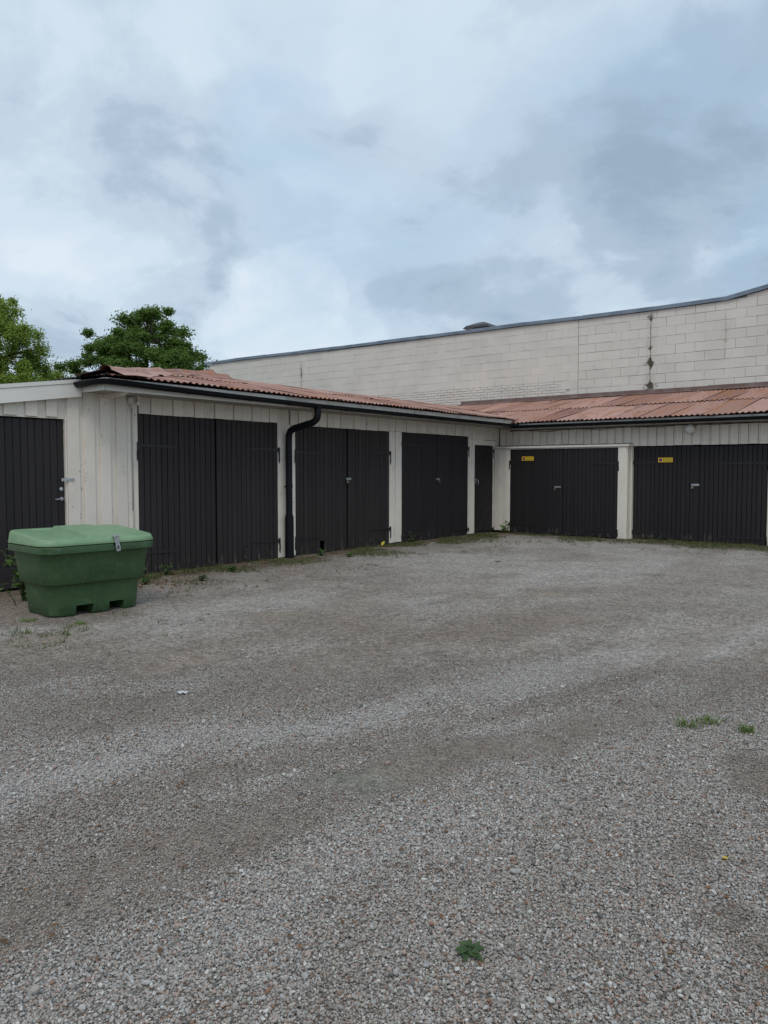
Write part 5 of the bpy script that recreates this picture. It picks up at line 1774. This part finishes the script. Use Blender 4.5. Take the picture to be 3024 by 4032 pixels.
for k in range(24):
    lo = bpy.data.objects.new('leaf', RM); col.objects.link(lo); lo.parent = t_
    lo.location = (pr.uniform(-0.02, 0.02), pr.uniform(-0.02, 0.02), 0.012)
    lo.rotation_euler = (pr.uniform(-0.4, 0.4), -pr.uniform(0.05, 0.38), k * 2.4)
    s_ = pr.uniform(0.36, 0.66); lo.scale = (s_, s_, s_)


def blades(n, pos, h, sp, mat, seed, wd=0.004):
    """a bunch of grass blades as one mesh (local)"""
    pr = random.Random(seed)
    mb = MB()
    for k in range(n):
        x, y = pos(pr)
        a = pr.uniform(0, 6.28); hh = h * pr.uniform(0.5, 1.2); l_ = sp * pr.uniform(0.4, 1.3)
        dx, dy = math.cos(a) * l_, math.sin(a) * l_
        nx2, ny2 = -math.sin(a) * wd, math.cos(a) * wd
        mb.raw([(x - nx2, y - ny2, 0), (x + nx2, y + ny2, 0), (x + dx * 0.45 - nx2 * 0.8, y + dy * 0.45 - ny2 * 0.8, hh * 0.7), (x + dx * 0.45 + nx2 * 0.8, y + dy * 0.45 + ny2 * 0.8, hh * 0.7), (x + dx, y + dy, hh * 0.85)],
               [(0, 1, 3, 2), (2, 3, 4)])
    return mb


M_GRASSG = leafmat('green grass blades', (0.10, 0.175, 0.034), (0.18, 0.245, 0.062), 0.35)
for (x, y, n_, sp, lb, sd) in ((-1.28, 4.76, 70, 0.075, 'wider flat grass tuft on the open gravel at the right', 1), (-1.36, 4.62, 60, 0.07, 'small grass tuft just in front of the wider one', 6), (-1.05, 4.72, 70, 0.045, 'compact grass tuft close to the right edge of the picture', 2),
                             (-6.98, 4.05, 60, 0.10, 'low grass tuft in front of the sand bin', 11), (-7.55, 3.80, 80, 0.12, 'grass patch in front of the left foot of the bin', 12), (-9.20, 9.72, 60, 0.07, 'grass tuft at the foot of the downpipe', 13), (-9.33, 8.48, 50, 0.09, 'green tuft under the vent in the first garage door', 14), (-6.35, 11.1, 40, 0.08, 'lone low grass tuft far out on the gravel', 16)):
    mb = blades(n_, lambda p: (p.gauss(0, sp * 0.42), p.gauss(0, sp * 0.42)), 0.055 if sd < 10 else 0.032, 0.035, M_GRASSG, sd, 0.003)
    o_ = mb.put('grass_tuft', M_GRASSG, None, (x, y, float(ground_z(np.array([x]), np.array([y]))[0])), False, None, False)
    tag(o_, lb, 'grass tuft', 'grass tufts in the yard')
# weeds by the bin and the first door, as leafy plants
SM = leaf_mesh('leaf', 0.045, 0.026, 0.3, 0.2)
for k, (x, y, h, ns, lb) in enumerate(((-9.30, 6.28, 0.24, 8, 'bushy green weed between the bin and the first garage door'), (-9.33, 6.75, 0.20, 5, 'thin weed at the foot of the first garage door'), (-8.75, 6.0, 0.10, 6, 'low weed on the gravel right of the bin'),
                                      (-8.45, 6.7, 0.09, 6, 'low broad weed in front of the first garage door'), (-8.9, 7.6, 0.08, 6, 'small weed before the middle of the first garage door'), (-9.45, 12.95, 0.26, 3, 'thin dry weed at the left edge of the third double door'), (-9.25, 9.95, 0.13, 7, 'leafy weed at the foot of the second double door'), (-8.75, 10.15, 0.08, 6, 'low weed on the gravel before the second double door'))):
    st_ = []
    for q in range(ns):
        a = q * 2.4; l_ = h * pr.uniform(0.3, 0.7)
        st_.append([(0, 0, -0.01), (math.cos(a) * l_ * 0.4, math.sin(a) * l_ * 0.4, h * 0.5), (math.cos(a) * l_, math.sin(a) * l_, h * pr.uniform(0.7, 1.1))])
    plant('weed', lb, (x, y, -0.004), st_, SM, 7, M_LEAF, 30 + k, (0.8, 1.7), 'weeds along the garages', 'weed', 0.003)

# thin grass and litter along the foot of the walls (uncountable)
gr_rng = random.Random(21)
spots = []
while len(spots) < 4200:
    if gr_rng.random() < 0.62:
        y = gr_rng.uniform(5.2, 16.0); x = XA + 0.08 + abs(gr_rng.gauss(0, 0.75))
    else:
        x = gr_rng.uniform(-9.3, -2.4); y = (YB4 if x < -6.2 else YB) - 0.10 - abs(gr_rng.gauss(0, 0.75))
    if fbm(np.array([x * 1.7]), np.array([y * 1.7]), 88)[0] > 0.50 + gr_rng.uniform(-0.04, 0.05):
        spots.append((x, y))
for k in range(380):
    x, y = -7.2 + gr_rng.gauss(0, 0.55), 3.95 + gr_rng.gauss(0, 0.55)
    if x > -7.25 and fbm(np.array([x * 2.4]), np.array([y * 2.4]), 66)[0] > 0.5:
        spots.append((x, y))
mb = MB()
for x, y in spots:
    for q in range(gr_rng.randint(3, 7)):
        a = gr_rng.uniform(0, 6.28); h = gr_rng.uniform(0.008, 0.055); l_ = gr_rng.uniform(0.012, 0.06); wd = 0.0045
        x0, y0_ = x + gr_rng.gauss(0, 0.02), y + gr_rng.gauss(0, 0.02)
        dx, dy = math.cos(a) * l_, math.sin(a) * l_
        ox, oy = -math.sin(a) * wd, math.cos(a) * wd
        mb.raw([(x0 - ox, y0_ - oy, -0.004), (x0 + ox, y0_ + oy, -0.004), (x0 + dx, y0_ + dy, h)], [(0, 1, 2)])
o_ = mb.put('grass', M_GRASS, None, (0, 0, 0.004), False, None, False)
tag(o_, 'sparse short grass along the foot of the garages', 'grass', None, 'stuff')
mb = MB()
for k in range(2600):
    if k >= 1500:
        # single dark bits out on the yard
        dd_ = gr_rng.uniform(2.2, 14); uu_ = gr_rng.uniform(-0.55, 0.55)
        x, y = fw[0] * dd_ + rt[0] * uu_ * dd_, fw[1] * dd_ + rt[1] * uu_ * dd_
        if x < XA + 0.3 or y > YB4 - 0.3 or (abs(x + 7.7) < 0.6 and abs(y - 4.5) < 0.8): continue
        a = gr_rng.uniform(0, 6.28); l_ = gr_rng.uniform(0.006, 0.018); ca, sa = math.cos(a), math.sin(a)
        mb.raw([(x - ca * l_, y - sa * l_, 0.008), (x + sa * l_ * 0.5, y - ca * l_ * 0.5, 0.016), (x + ca * l_, y + sa * l_, 0.012), (x - sa * l_ * 0.5, y + ca * l_ * 0.5, 0.014)], [(0, 1, 2, 3)])
        continue
    if gr_rng.random() < 0.75:
        y = gr_rng.uniform(5.6, 15.8); x = XA + 0.06 + abs(gr_rng.gauss(0, 0.5))
    else:
        x = gr_rng.uniform(-9.2, -2.6); y = (YB4 if x < -6.2 else YB) - 0.08 - abs(gr_rng.gauss(0, 0.6))
    if gr_rng.random() < 0.25:
        x, y = -8.7 + gr_rng.gauss(0, 0.4), 6.1 + gr_rng.gauss(0, 0.35)
    a = gr_rng.uniform(0, 6.28); l_ = gr_rng.uniform(0.012, 0.035); wd = l_ * 0.5
    ca, sa = math.cos(a), math.sin(a)
    z = 0.004 + gr_rng.uniform(0, 0.012)
    mb.raw([(x - ca * l_, y - sa * l_, z), (x + sa * wd, y - ca * wd, z + gr_rng.uniform(0, 0.012)), (x + ca * l_, y + sa * l_, z + gr_rng.uniform(0, 0.01)), (x - sa * wd, y + ca * wd, z + gr_rng.uniform(0, 0.012))], [(0, 1, 2, 3)])
o_ = mb.put('leaves', M_DRY, None, (0, 0, 0), False, None, False)
tag(o_, 'dry brown leaves and bits blown against the garages', 'leaves', None, 'stuff')
# a few single things on the ground
YM = leaf_mesh('yellow_leaf', 0.13, 0.06, 0.5, -0.2)
o_ = put('fallen_leaf', YM, M_YLEAF, (-9.40, 11.86, 0.03), None, (0.5, -0.5, R(100)))
tag(o_, 'bright yellow leaf lying at the foot of the second double door', 'leaf')
YM2 = leaf_mesh('yellow_leaf', 0.024, 0.017, 0.3, 0.1)
o_ = put('fallen_leaf', YM2, M_YLEAF, (-0.76, 3.07, 0.014), None, (0.1, -0.1, R(30)))
tag(o_, 'tiny yellow leaf on the coarse gravel at the right', 'leaf')
M_PAPER = plain('crumpled white paper', (0.52, 0.52, 0.51), 0.7, 0, 0.15, 20)
def scrap(label, x, y, lx, ly, rz, seed):
    pr2 = random.Random(seed)
    v, f_ = [], []
    for i in range(6):
        for j in range(4):
            v.append(((i / 5 - 0.5) * lx + pr2.uniform(-0.1, 0.1) * lx / 3, (j / 3 - 0.5) * ly + pr2.uniform(-0.12, 0.12) * ly, pr2.uniform(0.0, 0.014)))
    for i in range(5):
        for j in range(3):
            f_.append((i * 4 + j, i * 4 + j + 1, (i + 1) * 4 + j + 1, (i + 1) * 4 + j))
    o_ = MB().raw(v, f_).put('paper_scrap', M_PAPER, None, (x, y, 0.010), False, None, False)
    o_.rotation_euler = (0, 0, rz)
    tag(o_, label, 'paper scrap')
scrap('crumpled white paper scrap on the gravel in front of the bin', -4.22, 3.17, 0.065, 0.045, R(38), 5)
scrap('tiny white scrap on the open gravel right of the centre', -1.63, 3.68, 0.03, 0.022, R(80), 6)
scrap('small pale scrap before the third double door', -9.0, 13.1, 0.10, 0.07, R(10), 7)
pr2 = random.Random(12)
bm = bmesh.new(); bmesh.ops.create_icosphere(bm, subdivisions=2, radius=1)
for v in bm.verts:
    v.co = Vector((v.co.x * 0.034, v.co.y * 0.021, v.co.z * 0.015)) * (1 + 0.3 * mnoise.noise(v.co * 1.7))
me = bpy.data.meshes.new('stone'); bm.to_mesh(me); bm.free(); me.shade_smooth()
o_ = put('stone', me, plain('pale grey stone', (0.40, 0.39, 0.37), 0.85, 0, 0.3, 40), (-1.34, 2.50, 0.010), None, (0, 0, 0.6))
o_.scale = (0.62, 0.62, 0.62)
tag(o_, 'larger pale stone lying on the coarse gravel behind the rosette', 'stone')
